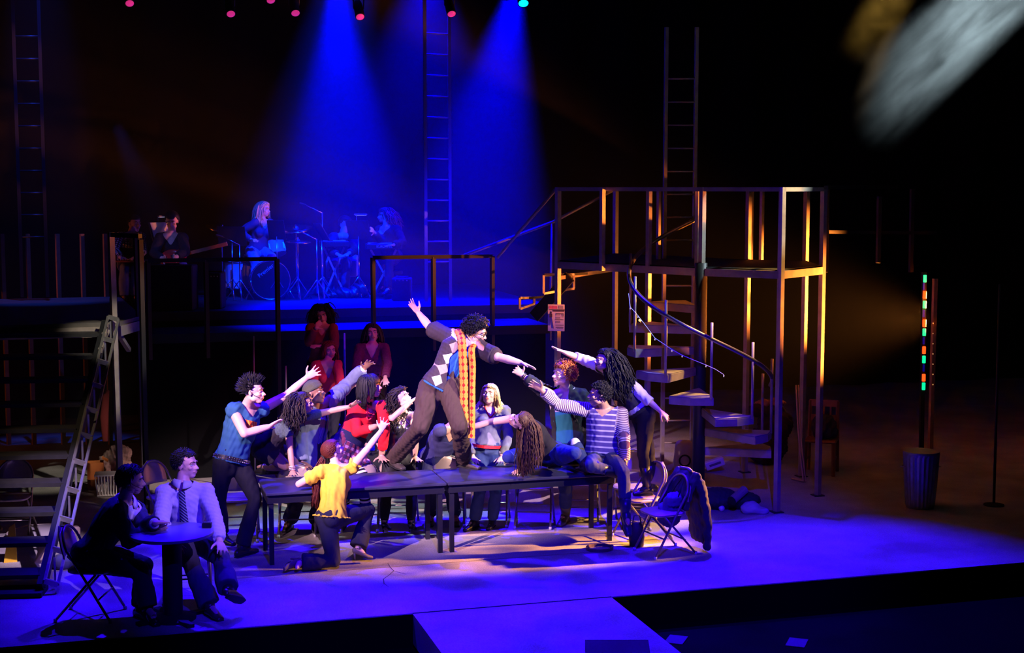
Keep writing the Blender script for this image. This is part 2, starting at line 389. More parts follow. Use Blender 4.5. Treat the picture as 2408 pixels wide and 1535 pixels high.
def hair(H, style, seed, floor_z=None, torso=None):
    """one mesh of locks grown from the scalp; hangs along world gravity"""
    rs = random.Random(seed); mb = MB(); s = H.s; R = A(.077, .097, .086); O = A(0, -.012, .030)
    kind = style['kind']; L0 = style.get('len', .05); line = style.get('line', .42)
    # cap that follows the hairline
    nu, nv = 40, 22; inf = style.get('cap', .010)
    vs = []
    for j in range(nv+1):
        th = -PI/2+PI*j/nv
        for i in range(nu):
            ph = 2*PI*i/nu; v = A(math.cos(th)*math.cos(ph), math.cos(th)*math.sin(ph), math.sin(th))
            k = inf if scalp_ok(v, line) else -.010
            if k > 0: k += style.get('lump', .0)*rs.uniform(-1, 1)
            vs.append(H(*(O+v*(R+k))))
    fs = [(j*nu+i, j*nu+(i+1) % nu, (j+1)*nu+(i+1) % nu, (j+1)*nu+i) for j in range(nv) for i in range(nu)]
    mb.add(vs, fs)
    if kind == 'cap': return mb
    n = style.get('n', 220); g = style.get('grav', .8); out = style.get('out', .35); ca = style.get('ca', 0.0); cf = style.get('cf', 60)
    r0 = style.get('r', .0075); ns = style.get('seg', 7); stiff = style.get('stiff', .75); nz = style.get('noise', .12)
    gl = np.array([0, 0, -1.0]); flow = style.get('flow')       # flow: extra pull in head frame
    tie = style.get('tie')
    cnt = 0; i = 0
    while cnt < n and i < n*4:
        i += 1; zz = rs.uniform(-.6, 1); ph = rs.uniform(0, 6.2832); q = math.sqrt(max(0, 1-zz*zz))
        v = A(q*math.cos(ph), q*math.sin(ph), zz)
        if not scalp_ok(v, line): continue
        cnt += 1
        p = O+v*(R+.004); wp = H(*p); nd = nrm(H(*(O+v*(R+.1)))-wp)
        L = L0*rs.uniform(1-style.get('var', .15), 1+style.get('var', .15)); ds = L*s/ns
        if kind == 'spike': dirn = nrm(nd*1.0+H.z*.55-H.y*.15+A(rs.gauss(0, .2), rs.gauss(0, .2), rs.gauss(0, .2)))
        else: dirn = nrm(nd*out+nrm(np.cross(nd, np.cross(H.y if abs(v[0]) < .3 and v[1] > 0 else -H.z*.2+gl, nd)))*(1-out)+A(rs.gauss(0, nz), rs.gauss(0, nz), rs.gauss(0, nz)))
        if kind != 'spike' and v[1] > .25:                       # fringe parts to the sides, or falls forward
            if style.get('fringe'): dirn = nrm(nd*.3+H.y*.35-H.z*.4)
            else: dirn = nrm(nd*.12+H.x*np.sign(v[0]+style.get('part', 0.0)+1e-6)*.9-H.y*.5)
        pts = [wp]; ph0 = rs.uniform(0, 6.28); e1 = nrm(np.cross(dirn, A(.3, .5, .8))); e2 = np.cross(dirn, e1)
        for k in range(ns):
            if kind != 'spike':
                pull = gl*g
                if flow is not None: pull = pull+flow[0]*H.x+flow[1]*H.y+flow[2]*H.z
                if tie is not None and k <= ns*.3:
                    u = (k+1)/(int(ns*.3)+1); lp = p*(1-u)+np.array(tie)*u; el = (lp-O)/(R+.012); nl = np.linalg.norm(el)
                    if nl < 1: lp = O+el/nl*(R+.012)
                    if u > .99: lp = np.array(tie)+A(rs.gauss(0, .012), 0, rs.gauss(0, .012))
                    pts.append(H(*lp)); wp = pts[-1]; dirn = nrm(-H.y*.5-H.z*.2+A(rs.gauss(0, .12), rs.gauss(0, .12), 0)); ds = L*s/(ns*.7); continue
                else: dirn = nrm(dirn*stiff+pull*(1-stiff)+A(rs.gauss(0, nz), rs.gauss(0, nz), rs.gauss(0, nz))*.5)
            wp = wp+dirn*ds
            loc = H.inv(wp); e = (loc-O)/(R+.012); le = np.linalg.norm(e)
            if le < 1 or (le < 1.7 and kind == 'fall' and k < ns*.4 and loc[2] > -.01 and v[1] > -.1): loc = O+e/le*(R+.012+.006*(k % 2)); wp = H(*loc)
            tk = style.get('tuck', .05)
            if kind != 'spike' and not style.get('fringe') and loc[2] < .075 and loc[2] > -.16 and loc[1] > tk and abs(loc[0]) < .16:
                loc = A(loc[0], tk+(loc[1]-tk)*.15, loc[2]); wp = H(*loc)
            if not style.get('fringe') or loc[2] < .03:
                w = .058+.02*(loc[2] < -.05)
                if loc[1] > .02 and abs(loc[0]) < w and -.14 < loc[2] < .055 and kind != 'spike':
                    sx = np.sign(loc[0]) if abs(loc[0]) > .004 else rs.choice((-1, 1))
                    loc = A(sx*(w+.004), min(loc[1], .05), loc[2]); wp = H(*loc)
            if torso is not None:
                for (c, rr) in torso:
                    dv = wp-c; ld = np.linalg.norm(dv)
                    if ld < rr: wp = c+dv/ld*rr
            if floor_z is not None and wp[2] < floor_z: wp = A(wp[0], wp[1], floor_z+.004)
            a = ca*s*min(1, (k+1)/2.5)
            pts.append(wp+(e1*math.cos(ph0+cf*L*(k+1)/ns)+e2*math.sin(ph0+cf*L*(k+1)/ns))*a)
        lq = H.inv(np.array(pts))
        if L0 > .15 and (lq[:, 1].max() > .108 or lq[:, 2].max() > .148): continue
        tip = style.get('tip', .35)
        rr = [r0*s*(.8+.2*min(1, k*2/ns))*(1-(1-tip)*(k/ns)**2) for k in range(ns+1)]
        if kind == 'spike': rr = [r0*s*(1-.92*k/ns) for k in range(ns+1)]
        mb.tube(pts, rr, style.get('sides', 4))
    return mb

def pat_of(co, segs):
    """nearest bone for every vertex -> (around, along, region id)"""
    best = np.full(len(co), 1e9); out = np.zeros((len(co), 3))
    for (p, q, x, y, l0, rid, rad) in segs:
        d = q-p; L = np.linalg.norm(d); d = d/L; w = co-p
        t = np.clip(w @ d, -.35*L if rid == 0 else -.14*L, L*1.15); v = w-np.outer(t, d)
        dist = np.linalg.norm(v, axis=1)-rad; m = dist < best
        best[m] = dist[m]
        out[m, 0] = (v @ x)[m]; out[m, 1] = l0+t[m]
        out[m, 2] = rid+.4*np.sign((v @ y)[m]) if rid == 0 else rid
    return out

SKIN = {}
def skin_mat(name, col):
    return mat('skin_'+name, col, rough=.45, noise=.08, scale=30, spec=.35)

TORSO = {'m': [(-.17, .10, .085), (-.08, .150, .112), (0, .165, .115), (.28, .145, .102), (.52, .158, .114), (.76, .168, .115), (.90, .135, .088), (1.0, .062, .056)],
         'f': [(-.17, .10, .09), (-.08, .155, .120), (0, .166, .122), (.30, .118, .090), (.55, .134, .102), (.76, .140, .096), (.90, .112, .076), (1.0, .052, .050)]}
class Person: pass

def pose(name, D, H, sex, yaw, chest, pel, neck, head, hd, L, R, LL, RL, bend=0.0):
    P = Person(); P.name = name; P.sex = sex; P.D = D; s = P.s = H/1.72; P.bend = bend
    w = name
    P.pel = atd(pel[0], pel[1], D); P.neck = solve(neck, P.pel, .50*s, D, w+' neck'); P.head = solve(head, P.neck, .175*s, D, w+' head')
    sp = nrm(P.neck-P.pel)
    P.plat = left_of(yaw); P.clat = left_of(chest); P.clat = nrm(P.clat-sp*(P.clat @ sp)*.9)
    P.plat = nrm(P.plat-sp*(P.plat @ sp)*.3)
    sw = (.185 if sex == 'm' else .160)*s
    P.arm = {}; P.leg = {}
    for side, k, q in (('L', 1, L), ('R', -1, R)):
        a = Person()
        a.sh = solve(q['sh'], P.neck, sw, D, w+side+' sh') if q.get('sh') else P.neck+k*P.clat*sw-sp*.045*s
        a.el = solve(q['el'], a.sh, .285*s, D, w+side+' el'); a.wr = solve(q['wr'], a.el, .255*s, D, w+side+' wr')
        a.tip = solve(q['tip'], a.wr, .175*s, D, w+side+' tip') if q.get('tip') else a.wr+nrm(a.wr-a.el)*.17*s
        a.q = q; P.arm[side] = a
    for side, k, q in (('L', 1, LL), ('R', -1, RL)):
        a = Person()
        a.hip = solve(q['hip'], P.pel, .09*s, D, w) if q.get('hip') else P.pel+k*P.plat*.088*s-sp*.02*s
        a.kn = solve(q['kn'], a.hip, .43*s, D, w+side+' kn'); a.an = solve(q['an'], a.kn, .42*s, D, w+side+' an')
        a.toe = solve(q['toe'], a.an, .20*s, D, w+side+' toe'); a.q = q; P.leg[side] = a
        if q.get('flat', True) and not q.get('heel'): a.an = A(a.an[0], a.an[1], a.toe[2]+.058*s)
    y, pi, ro = hd; fy = level(y); x = left_of(y); z = ZUP
    fy2 = rot(fy, x, -pi); z = rot(z, x, -pi); x = rot(x, fy2, ro); z = rot(z, fy2, ro)
    P.H = Frame(P.head, x, fy2, z, s*(1.0 if sex == 'm' else .96)*1.04)
    base = min([P.leg[k].toe[2] for k in 'LR']+[P.leg[k].an[2]-.08 for k in 'LR'])
    P.base = A(P.pel[0], P.pel[1], base)
    return P
def spine(P, t):
    """point, lateral axis, front axis at height t of the torso"""
    d = P.neck-P.pel; lat = nrm(P.plat*(1-np.clip(t, 0, 1))+P.clat*np.clip(t, 0, 1)); fr = nrm(np.cross(lat, nrm(d)))
    lat = nrm(np.cross(nrm(d), fr)); b = P.bend*4*t*(1-t) if 0 < t < 1 else 0
    return P.pel+d*t-fr*b, lat, fr
def torso_secs(P, inf=0.0, t0=-.17, t1=1.0, fat=1.0):
    T = TORSO[P.sex]; xs = [q[0] for q in T]; out = []
    ts = [t0]+[x for x in xs if t0+.02 < x < t1-.02]+[t1]
    for t in ts:
        a = np.interp(t, xs, [q[1] for q in T]); b = np.interp(t, xs, [q[2] for q in T])
        c, lat, fr = spine(P, t); out.append((c, lat, fr, a*P.s*fat+inf, b*P.s*fat+inf))
    return out
def arm_path(P, side): a = P.arm[side]; return [a.sh, a.el, a.wr]
ARM_R = {'m': (.056, .054, .047, .041, .043, .029), 'f': (.046, .043, .038, .034, .036, .024)}
LEG_R = {'m': (.095, .084, .060, .056, .056, .040), 'f': (.096, .082, .058, .052, .054, .036)}
def lerp(a, b, t): return a+(b-a)*t
def limb(mb, a, b, c, R, s, inf=0.0, u=2.0, n=12, flare=0.0):
    """tapering limb a-b-c, u = how far along it runs (1 = middle joint, 2 = end)"""
    def seg(p, q, r, t1):
        pts = []; rr = []
        for k in range(5):
            t = t1*k/4; pts.append(lerp(p, q, t))
            v = np.interp(t, (0, .5, 1), r); rr.append(v*s+inf)
        return pts, rr
    p1, r1 = seg(a, b, R[:3], min(u, 1))
    if flare and u <= 1: r1[-1] += flare; r1[-2] += flare*.4
    mb.tube(p1, r1, n, round_=u >= 1)
    if u > 1:
        p2, r2 = seg(b, c, R[3:], min(u-1, 1))
        if flare: r2[-1] += flare; r2[-2] += flare*.75; r2[-3] += flare*.4
        mb.ell(b, [R[2]*s+inf]*3, None, 12, 8)
        mb.tube(p2, r2, n)

def body(P, root, skin, voxel=.0080, hands=True):
    mb = MB(); s = P.s
    mb.sweep(torso_secs(P, -.006), 20)
    if P.sex == 'f':
        for k in (-1, 1):
            c, lat, fr = spine(P, .62); mb.ell(c+k*lat*.066*s+fr*.075*s, [.062*s, .055*s, .060*s], (lat, fr, nrm(P.neck-P.pel)))
    c, lat, fr = spine(P, -.05)
    for k in (-1, 1): mb.ell(c+k*lat*.075*s-fr*.05*s, .085*s)
    for side in 'LR':
        a = P.arm[side]; cc, la, f_ = spine(P, .9)
        mb.tube([lerp(cc, P.neck, .4), a.sh], [.055*s, ARM_R[P.sex][0]*s*1.02], 12, round_=True)
        mb.ell(a.sh, ARM_R[P.sex][0]*s*1.12)
        mb.tube([lerp(P.neck, P.H(0, -.03, -.05), .45), lerp(P.neck, a.sh, .5)-ZUP*.02*s, a.sh-ZUP*.01*s], [.034*s, .036*s, .040*s], 10, round_=True)
        limb(mb, a.sh, a.el, a.wr, ARM_R[P.sex], s)
        mb.ell(a.wr, .026*s if P.sex == 'm' else .022*s)
        q = a.q
        hand(mb, a.wr, a.tip, q.get('palm', 'down'), side, s*(1.0 if P.sex == 'm' else .92)*1.03, q.get('spread', 1.2), q.get('curl', 8), q.get('thumb', 1.0))
        g = P.leg[side]; mb.ell(g.hip, .092*s); limb(mb, g.hip, g.kn, g.an, LEG_R[P.sex], s, -.004)
        mb.tube([g.an, lerp(g.an, g.toe, .35), g.an+nrm(g.toe-g.an)*.11*s], [.034*s, .028*s, .018*s], 10, round_=True)
    Hd = P.H
    mb.tube([P.neck-nrm(P.neck-P.pel)*.03*s, lerp(P.neck, Hd(0, -.02, -.05), .5), Hd(0, -.014, -.045)], [.062*s if P.sex == 'm' else .052*s, (.056 if P.sex == 'm' else .046)*s, (.054 if P.sex == 'm' else .046)*s], 14, round_=True)
    head_shape(mb, Hd, P.sex)
    co, q = remesh(mb, voxel, 3)
    loc = Hd.inv(co)
    for k in (-1, 1):                                            # eye sockets
        d2 = ((loc[:, 0]-k*.031)/.019)**2+((loc[:, 1]-.085)/.03)**2+((loc[:, 2]-.001)/.013)**2
        co = co-np.outer(np.exp(-d2)*.010*Hd.s, Hd.y)
    d2 = (loc[:, 0]/.024)**2+((loc[:, 1]-.1)/.03)**2+((loc[:, 2]+.061)/.0035)**2
    co = co-np.outer(np.exp(-d2)*.006*Hd.s, Hd.y)
    me = np_mesh('body', co-org(root), q)
    return link_mesh('body', me, skin, root)

EYE_W = None
def face(P, root, iris=(.08, .05, .03), brow=(.03, .02, .015), lip=None, look=(0, 0), mouth=.0):
    Hd = P.H; s = Hd.s; lip = lip or ((.50, .25, .21) if P.sex == 'm' else (.50, .13, .13))
    em = [mat('eye_white', (.42, .40, .39), .3), mat('iris_%d%d%d' % tuple(int(c*100) for c in iris), iris, .2)]
    for k in (-1, 1):
        m = MB(); c = A(k*.031, .0690, .001)
        m.ell(Hd(*c), [.0135*s, .0120*s, .0088*s], Hd.ax, 14, 10)
        m.cur = 1; dv = nrm(A(look[0], 1, look[1])); m.ell(Hd(*(c+dv*.0082)), [.0078*s, .0054*s, .0076*s], Hd.ax, 10, 8)
        m.build('eye', em, root, True)
        b = MB(); b.tube([Hd(k*.012, .094, .023), Hd(k*.030, .0935, .030), Hd(k*.052, .078, .025)], [.0036*s, .0046*s, .0025*s], 6, round_=True)
        b.build('eyebrow', mat('brow_%d' % int(brow[0]*1000), brow, .8), root, True)
    m = MB(); o = mouth
    m.tube([Hd(-.024, .088, -.060), Hd(-.010, .0975, -.056+o), Hd(0, .0980, -.0575+o), Hd(.010, .0975, -.056+o), Hd(.024, .088, -.060)], [.002*s, .0052*s, .0046*s, .0052*s, .002*s], 8, round_=True)
    m.tube([Hd(-.022, .088, -.0625), Hd(0, .0965, -.0685-o), Hd(.022, .088, -.0625)], [.002*s, .0060*s, .002*s], 8, round_=True)
    m.build('lips', mat('lip_%d' % int(lip[0]*100+lip[1]*1000), lip, .4), root, True)

def garment(P, root, name, m, parts, inf=.014, voxel=.0115, seed=1, fold=.007, cut=None, fat=1.0, stiff=34, off=0.0, smooth=5):
    """parts: dict(torso=(t0,t1), L=u, R=u, LL=u, RL=u, flare=..) ; cut(pat, side-front value, co) -> True where removed"""
    mb = MB(); s = P.s; segs = []
    d = P.neck-P.pel
    if 'torso' in parts:
        t0, t1 = parts['torso']
        secs = torso_secs(P, inf, max(t0, 0.0) if 'hem' in parts or t0 < -.17 else t0, t1, fat)
        if 'hem' in parts or t0 < -.17:
            c, lat, fr = spine(P, t0); a, b = TORSO[P.sex][2][1:]; hf = parts.get('hem', .012)
            secs = [(c, lat, fr, a*s*fat+inf+hf, b*s*fat+inf+hf+.01)]+secs
        mb.sweep(secs, 20, round0=(t0 <= -.165 and 'hem' not in parts and t0 > -.2))
        c, lat, fr = spine(P, .5); segs.append((P.pel, P.neck, P.plat*.4+P.clat*.6, fr, 0.0, 0, .12*s))
        if P.sex == 'f' and t1 > .6:
            for k in (-1, 1):
                c, lat, fr = spine(P, .62); mb.ell(c+k*lat*.066*s+fr*.075*s, [.066*s+inf*.7, .058*s+inf*.7, .064*s+inf*.7], (lat, fr, nrm(d)))
        if parts.get('seat', True) and t0 <= 0 and 'hem' not in parts:
            c, lat, fr = spine(P, -.05)
            for k in (-1, 1): mb.ell(c+k*lat*.075*s-fr*.05*s, .085*s+inf)
    for side, rid in (('L', 1), ('R', 2)):
        a = P.arm[side]
        if side in parts:
            u = parts[side]; cc, la, f_ = spine(P, .9)
            if 'torso' in parts: mb.tube([lerp(cc, P.neck, .35), a.sh], [.052*s+inf, ARM_R[P.sex][0]*s*1.02+inf], 12, round_=True)
            mb.ell(a.sh, ARM_R[P.sex][0]*s*1.12+inf)
            if u > .05: limb(mb, a.sh, a.el, a.wr, ARM_R[P.sex], s, inf, u, 14, parts.get('cuff', .006))
            x = nrm(np.cross(a.el-a.sh, A(.2, .3, .9))); y = nrm(np.cross(a.el-a.sh, x))
            segs.append((a.sh, a.el, x, y, 0.0, rid, .045*s)); segs.append((a.el, a.wr, x, y, np.linalg.norm(a.el-a.sh), rid, .035*s))
        g = P.leg[side]; k = side+'L'
        if k in parts:
            mb.ell(g.hip, .094*s+inf); limb(mb, g.hip, g.kn, g.an, LEG_R[P.sex], s*parts.get('legfat', 1.0), inf, parts[k], 16, parts.get('flare', .012))
            x = P.plat; y = nrm(np.cross(g.kn-g.hip, x))
            segs.append((g.hip, g.kn, x, y, 0.0, rid+2, .07*s)); segs.append((g.kn, g.an, x, y, np.linalg.norm(g.kn-g.hip), rid+2, .05*s))
    co, q = remesh(mb, voxel, smooth)
    if fold:
        n = vnormals(co, q); co = co+n*((wob(co*A(1, 1, .55), stiff, seed)*fold)+off)[:, None]
    pat = pat_of(co, segs)
    if cut is not None:
        c, lat, fr = spine(P, .5)
        rm = cut(P, co, pat)
        keep = ~rm; fk = keep[q].all(1); q = q[fk]
        used = np.zeros(len(co), bool); used[q.ravel()] = True; idx = np.cumsum(used)-1
        q = idx[q]; co = co[used]; pat = pat[used]
        co = smooth_rim(co, q)
    me = np_mesh(name, co-org(root), q, pat)
    return link_mesh(name, me, m, root)
def smooth_rim(co, q, it=10):
    e = np.concatenate([q[:, [i, (i+1) % 4]] for i in range(4)]); key = np.sort(e, 1); k = key[:, 0].astype(np.int64)*len(co)+key[:, 1]
    u, inv, cnt = np.unique(k, return_inverse=True, return_counts=True); be = key[cnt[inv] == 1]
    if len(be) == 0: return co
    co = co.copy()
    for _ in range(it):
        acc = np.zeros_like(co); n = np.zeros(len(co))
        for a, b in ((0, 1), (1, 0)): np.add.at(acc, be[:, a], co[be[:, b]]); np.add.at(n, be[:, a], 1)
        m = n >= 2; co[m] = co[m]*.4+acc[m]/n[m][:, None]*.6
    return co
def coords(P, co):
    """torso coordinates: lateral (+ = own left), front, height (m above hips)"""
    c, lat, fr = spine(P, .7); w = co-P.pel; up = nrm(P.neck-P.pel)
    return (co-P.neck) @ lat, (co-P.neck) @ fr, w @ up
def vneck(depth, width, hem=-9., scoop=.0):
    width = width*.78; depth = depth*.92
    def cut(P, co, pat):
        lat, fr, h = coords(P, co); T = np.linalg.norm(P.neck-P.pel); s = P.s
        top = T-(-.012)*s
        v = (fr > -.02) & (np.abs(lat) < width*s*np.clip((h-(T-depth*s))/(depth*s), 0, 1.3)) & (h > T-depth*s) & (pat[:, 2] < .9)
        rm = v | (h > T+.02*s) & (np.abs(lat) < .075*s) & (pat[:, 2] < .9)
        if hem > -5: rm = rm | ((h < hem*s) & (pat[:, 2] < .9))
        return rm
    return cut

def shoe(P, root, side, m, sole=None, kind='shoe', name='shoe', length=1.0):
    g = P.leg[side]; s = P.s*(1.0 if P.sex == 'm' else .9); an, toe = g.an, g.toe
    shin = nrm(g.an-g.kn); fw = toe-an; fw = nrm(fw-shin*(fw @ shin)*(0.0 if kind == 'heel' else .0))
    dn = shin-fw*(shin @ fw); dn = nrm(dn) if np.linalg.norm(dn) > .1 else nrm(np.cross(fw, np.cross(shin, fw)))
    if np.linalg.norm(dn) < .5: dn = -ZUP
    # keep the sole level when the foot stands
    if g.q.get('flat', True):
        fw = nrm(A(fw[0], fw[1], 0)); dn = -ZUP
    sd = np.cross(fw, dn); length = length*float(np.clip(np.linalg.norm((toe-an)[:2])/(.19*s), .85, 1.12)) if g.q.get('flat', True) else length
    Q = lambda a, c: an+fw*a*s*length+dn*c*s
    b = MB()
    if kind == 'heel':
        hh = .085
        b.sweep([(Q(-.05, .03), sd, dn, .026*s, .035*s), (Q(0, .035), sd, dn, .032*s, .045*s), (Q(.07, .075), sd, dn, .035*s, .030*s), (Q(.13, .105), sd, dn, .039*s, .022*s), (Q(.185, .115), sd, dn, .026*s, .014*s)], 14)
        b.tube([Q(-.05, .05), Q(-.045, .13)], [.016*s, .008*s], 8)
        b.tube([an-shin*.09*s, an-shin*.03*s, an+dn*.02*s], [.041*s, .040*s, .042*s], 14, round_=False)
    else:
        b.sweep([(Q(-.065, .045), sd, dn, .028*s, .040*s), (Q(-.02, .035), sd, dn, .036*s, .052*s), (Q(.05, .038), sd, dn, .041*s, .050*s), (Q(.12, .060), sd, dn, .046*s, .028*s), (Q(.19, .068), sd, dn, .034*s, .020*s)], 16)
        sh = {'shoe': .02, 'boot': .17, 'tall': .28}[kind]
        b.tube([an-shin*sh*s, an-shin*sh*.5*s, an+dn*.02*s], [.066*s if kind != 'shoe' else .044*s, .056*s if kind != 'shoe' else .047*s, .046*s], 14)
        if kind != 'shoe': b.tube([an-dn*.01*s, Q(.045, .02), Q(.10, .05)], [.050*s, .046*s, .034*s], 14, round_=True)
    o = b.build(name, m, root, True)
    sl = MB()
    if kind == 'heel':
        sl.sweep([(Q(.05, .098), sd, dn, .028*s, .006*s), (Q(.13, .125), sd, dn, .040*s, .005*s), (Q(.19, .127), sd, dn, .027*s, .005*s)], 12)
    else:
        sl.sweep([(Q(-.07, .082), sd, dn, .029*s, .012*s), (Q(.02, .082), sd, dn, .037*s, .010*s), (Q(.12, .084), sd, dn, .047*s, .010*s), (Q(.195, .084), sd, dn, .034*s, .010*s)], 14)
    sl.build('sole', sole or mat('sole_black', (.01, .01, .01), .7), o, True)
    if kind in ('boot', 'tall'):
        lc = MB(); zz = []
        for i in range(7 if kind == 'boot' else 11):
            c = (Q(.10-.028*i, .012+.002*i) if i < 3 else an-shin*(.03*(i-2))*s+fw*.052*s)
            zz += [c-sd*.018*s, c+fw*.005*s-dn*.004*s, c+sd*.018*s]
        lc.tube(zz, .0035*s, 6)
        lc.build('laces', mat('lace', (.06, .055, .05), .8), o)
    return o
def headset(P, root, side):
    Hd = P.H; k = 1 if side == 'L' else -1; s = Hd.s
    m = MB(); m.tube([Hd(k*.086, -.01, .02), Hd(k*.084, .02, -.02), Hd(k*.070, .07, -.045), Hd(k*.045, .098, -.058)], .0022*s, 6, round_=True)
    m.ell(Hd(k*.043, .100, -.059), .0055*s, None, 8, 6)
    m.build('headset_microphone', mat('mic_black', (.01, .01, .01), .4), root)
def belt(P, root, m, t=.02, w=.022, inf=.026, name='belt', studs=None, tilt=0.0):
    c, lat, fr = spine(P, t); up = nrm(P.neck-P.pel); a = np.interp(t, [q[0] for q in TORSO[P.sex]], [q[1] for q in TORSO[P.sex]])*P.s+inf
    b = np.interp(t, [q[0] for q in TORSO[P.sex]], [q[2] for q in TORSO[P.sex]])*P.s+inf+.012
    mb = MB(); n = 40; rings = []
    for i in range(n+1):
        th = 2*PI*i/n; p = c+lat*a*math.cos(th)+fr*b*math.sin(th)+up*tilt*math.sin(th); e = nrm(lat*math.cos(th)+fr*math.sin(th))
        rings.append([p+up*w, p+up*w+e*.006, p-up*w+e*.006, p-up*w])
    mb.loft(rings, caps=False); o = mb.build(name, m, root)
    if studs:
        sb = MB()
        for i in range(48):
            th = 2*PI*i/48; e = nrm(lat*math.cos(th)+fr*math.sin(th)); p = c+lat*a*math.cos(th)+fr*b*math.sin(th)+up*tilt*math.sin(th)+e*.007
            for z in (-.5, .5): sb.ell(p+up*w*z, [.006, .006, .006], None, 6, 4)
        sb.build('studs', studs, o, True)
    return o
def wristband(P, root, side, m, r=.036, n=1):
    a = P.arm[side]; d = nrm(a.wr-a.el)
    for i in range(n):
        b = MB(); c = a.wr-d*(.012+.016*i); x = nrm(np.cross(d, A(.1, .2, .9))); y = np.cross(d, x); k = 16
        b.tube([c+r*(math.cos(2*PI*j/k)*x+math.sin(2*PI*j/k)*y) for j in range(k+1)], .005, 6)
        b.build('bracelet', m, root, True)
# ------------------------------------------------------------------ the setting
BLACKW = mat('black_paint', (.006, .006, .007), .7, noise=.3, scale=8)
STEEL = mat('raw_steel', (.34, .27, .22), .45, .25, noise=.35, scale=9, bump=.15)
DARKST = mat('dark_steel', (.05, .045, .045), .45, .6, noise=.3, scale=9)
def floor_mat():
    m = bpy.data.materials.new('painted_concrete'); m.use_nodes = True; nt = m.node_tree; b = nt.nodes['Principled BSDF']
    b.inputs['Roughness'].default_value = .62; b.inputs['Specular IOR Level'].default_value = .3
    tc = nt.nodes.new('ShaderNodeTexCoord')
    def N(sc_, det, rough=.6):
        n = nt.nodes.new('ShaderNodeTexNoise'); n.inputs['Scale'].default_value = sc_; n.inputs['Detail'].default_value = det; n.inputs['Roughness'].default_value = rough
        nt.links.new(tc.outputs['Object'], n.inputs['Vector']); return n
    n1 = N(.9, 5); n2 = N(70, 3, .7)
    r1 = nt.nodes.new('ShaderNodeValToRGB'); r1.color_ramp.elements[0].position = .35; r1.color_ramp.elements[0].color = (.26, .23, .21, 1); r1.color_ramp.elements[1].position = .68; r1.color_ramp.elements[1].color = (.50, .45, .42, 1)
    r2 = nt.nodes.new('ShaderNodeValToRGB'); r2.color_ramp.elements[0].position = .38; r2.color_ramp.elements[0].color = (.55, .55, .55, 1); r2.color_ramp.elements[1].position = .62; r2.color_ramp.elements[1].color = (1.05, 1.05, 1.05, 1)
    mx = nt.nodes.new('ShaderNodeMix'); mx.data_type = 'RGBA'; mx.blend_type = 'MULTIPLY'; mx.inputs[0].default_value = .7
    nt.links.new(n1.outputs['Fac'], r1.inputs[0]); nt.links.new(n2.outputs['Fac'], r2.inputs[0]); nt.links.new(r1.outputs[0], mx.inputs[6]); nt.links.new(r2.outputs[0], mx.inputs[7]); nt.links.new(mx.outputs[2], b.inputs['Base Color'])
    bp = nt.nodes.new('ShaderNodeBump'); bp.inputs['Strength'].default_value = .25; bp.inputs['Distance'].default_value = .01; nt.links.new(n2.outputs['Fac'], bp.inputs['Height']); nt.links.new(bp.outputs['Normal'], b.inputs['Normal'])
    return m
FLOORM = floor_mat()
def struct(b, name, m, smooth=False): o = b.build(name, m, None, smooth); o['kind'] = 'structure'; return o
YF = 12.3
fl = struct(MB().box((4, (YF+25)/2, -.14), (30, 25-YF, .28)), 'floor', FLOORM)
rw = struct(MB().prism([(2.60, 8.0), (4.49, 8.0), (4.49, YF), (2.60, YF)], -.28, -.004), 'floor_runway', FLOORM)
struct(MB().box((4, 5, -.36), (34, 36, .10)).box((4, YF-.006, -.16), (34, .01, .30)), 'floor_house', mat('house_black', (.0012, .0012, .0013), .95, spec=.05))
# black drapes round the stage, hung in folds
def drape(name, p, q, z0, z1, n=120, amp=.10):
    b = MB(); p = np.array(p); q = np.array(q); d = q-p; L = np.linalg.norm(d); d = d/L; nn = A(-d[1], d[0]); pts = []
    for i in range(n+1):
        t = i/n*L; o = amp*math.sin(t*5.2)+.4*amp*math.sin(t*11+1); w = p+d*t+nn*o; pts.append(w)
    b.loft([[A(w[0], w[1], z0) for w in pts], [A(w[0], w[1], z1) for w in pts]], caps=False, closed=False)
    struct(b, name, mat('black_velour', (.006, .006, .007), 1.0, spec=.02), True)
drape('wall_back', (-11, 24.6), (19, 24.6), 0, 12)
drape('wall_left', (-11, 12.4), (-11, 24.6), 0, 12)
drape('wall_right', (19, 24.6), (19, 12.4), 0, 12)
struct(MB().box((4, 18.5, 12.1), (30, 13, .1)), 'ceiling', BLACKW)
# cracks painted and worn into the apron
cm = mat('crack_dark', (.05, .04, .045), .9); cl = mat('crack_edge', (.42, .36, .34), .9)
def crack(pix, w=.010):
    for wd_, dz, m_, nm in ((w*1.9, .0008, cl, 'crack_edge'), (w, .0014, cm, 'crack')):
        b = MB(); P_ = [atz(x, y, 0) for x, y in pix]; l = []; r_ = []
        for i, p in enumerate(P_):
            t_ = nrm(P_[min(i+1, len(P_)-1)]-P_[max(i-1, 0)]); s_ = np.cross(t_, ZUP)*wd_/2*(.5 if i in (0, len(P_)-1) else 1); l.append(p+s_+ZUP*dz); r_.append(p-s_+ZUP*dz)
        n = len(P_); b.add(l+r_, [(i, i+1, n+i+1, n+i) for i in range(n-1)]); b.build(nm, m_, fl)
crack([(912, 1324), (918, 1334), (926, 1342), (915, 1352), (902, 1361), (903, 1372), (914, 1380)])
crack([(926, 1342), (940, 1346), (955, 1350)], .007); crack([(912, 1324), (898, 1328)], .006); crack([(903, 1372), (896, 1382)], .006)
crack([(1436, 1350), (1448, 1346), (1460, 1342)], .006)
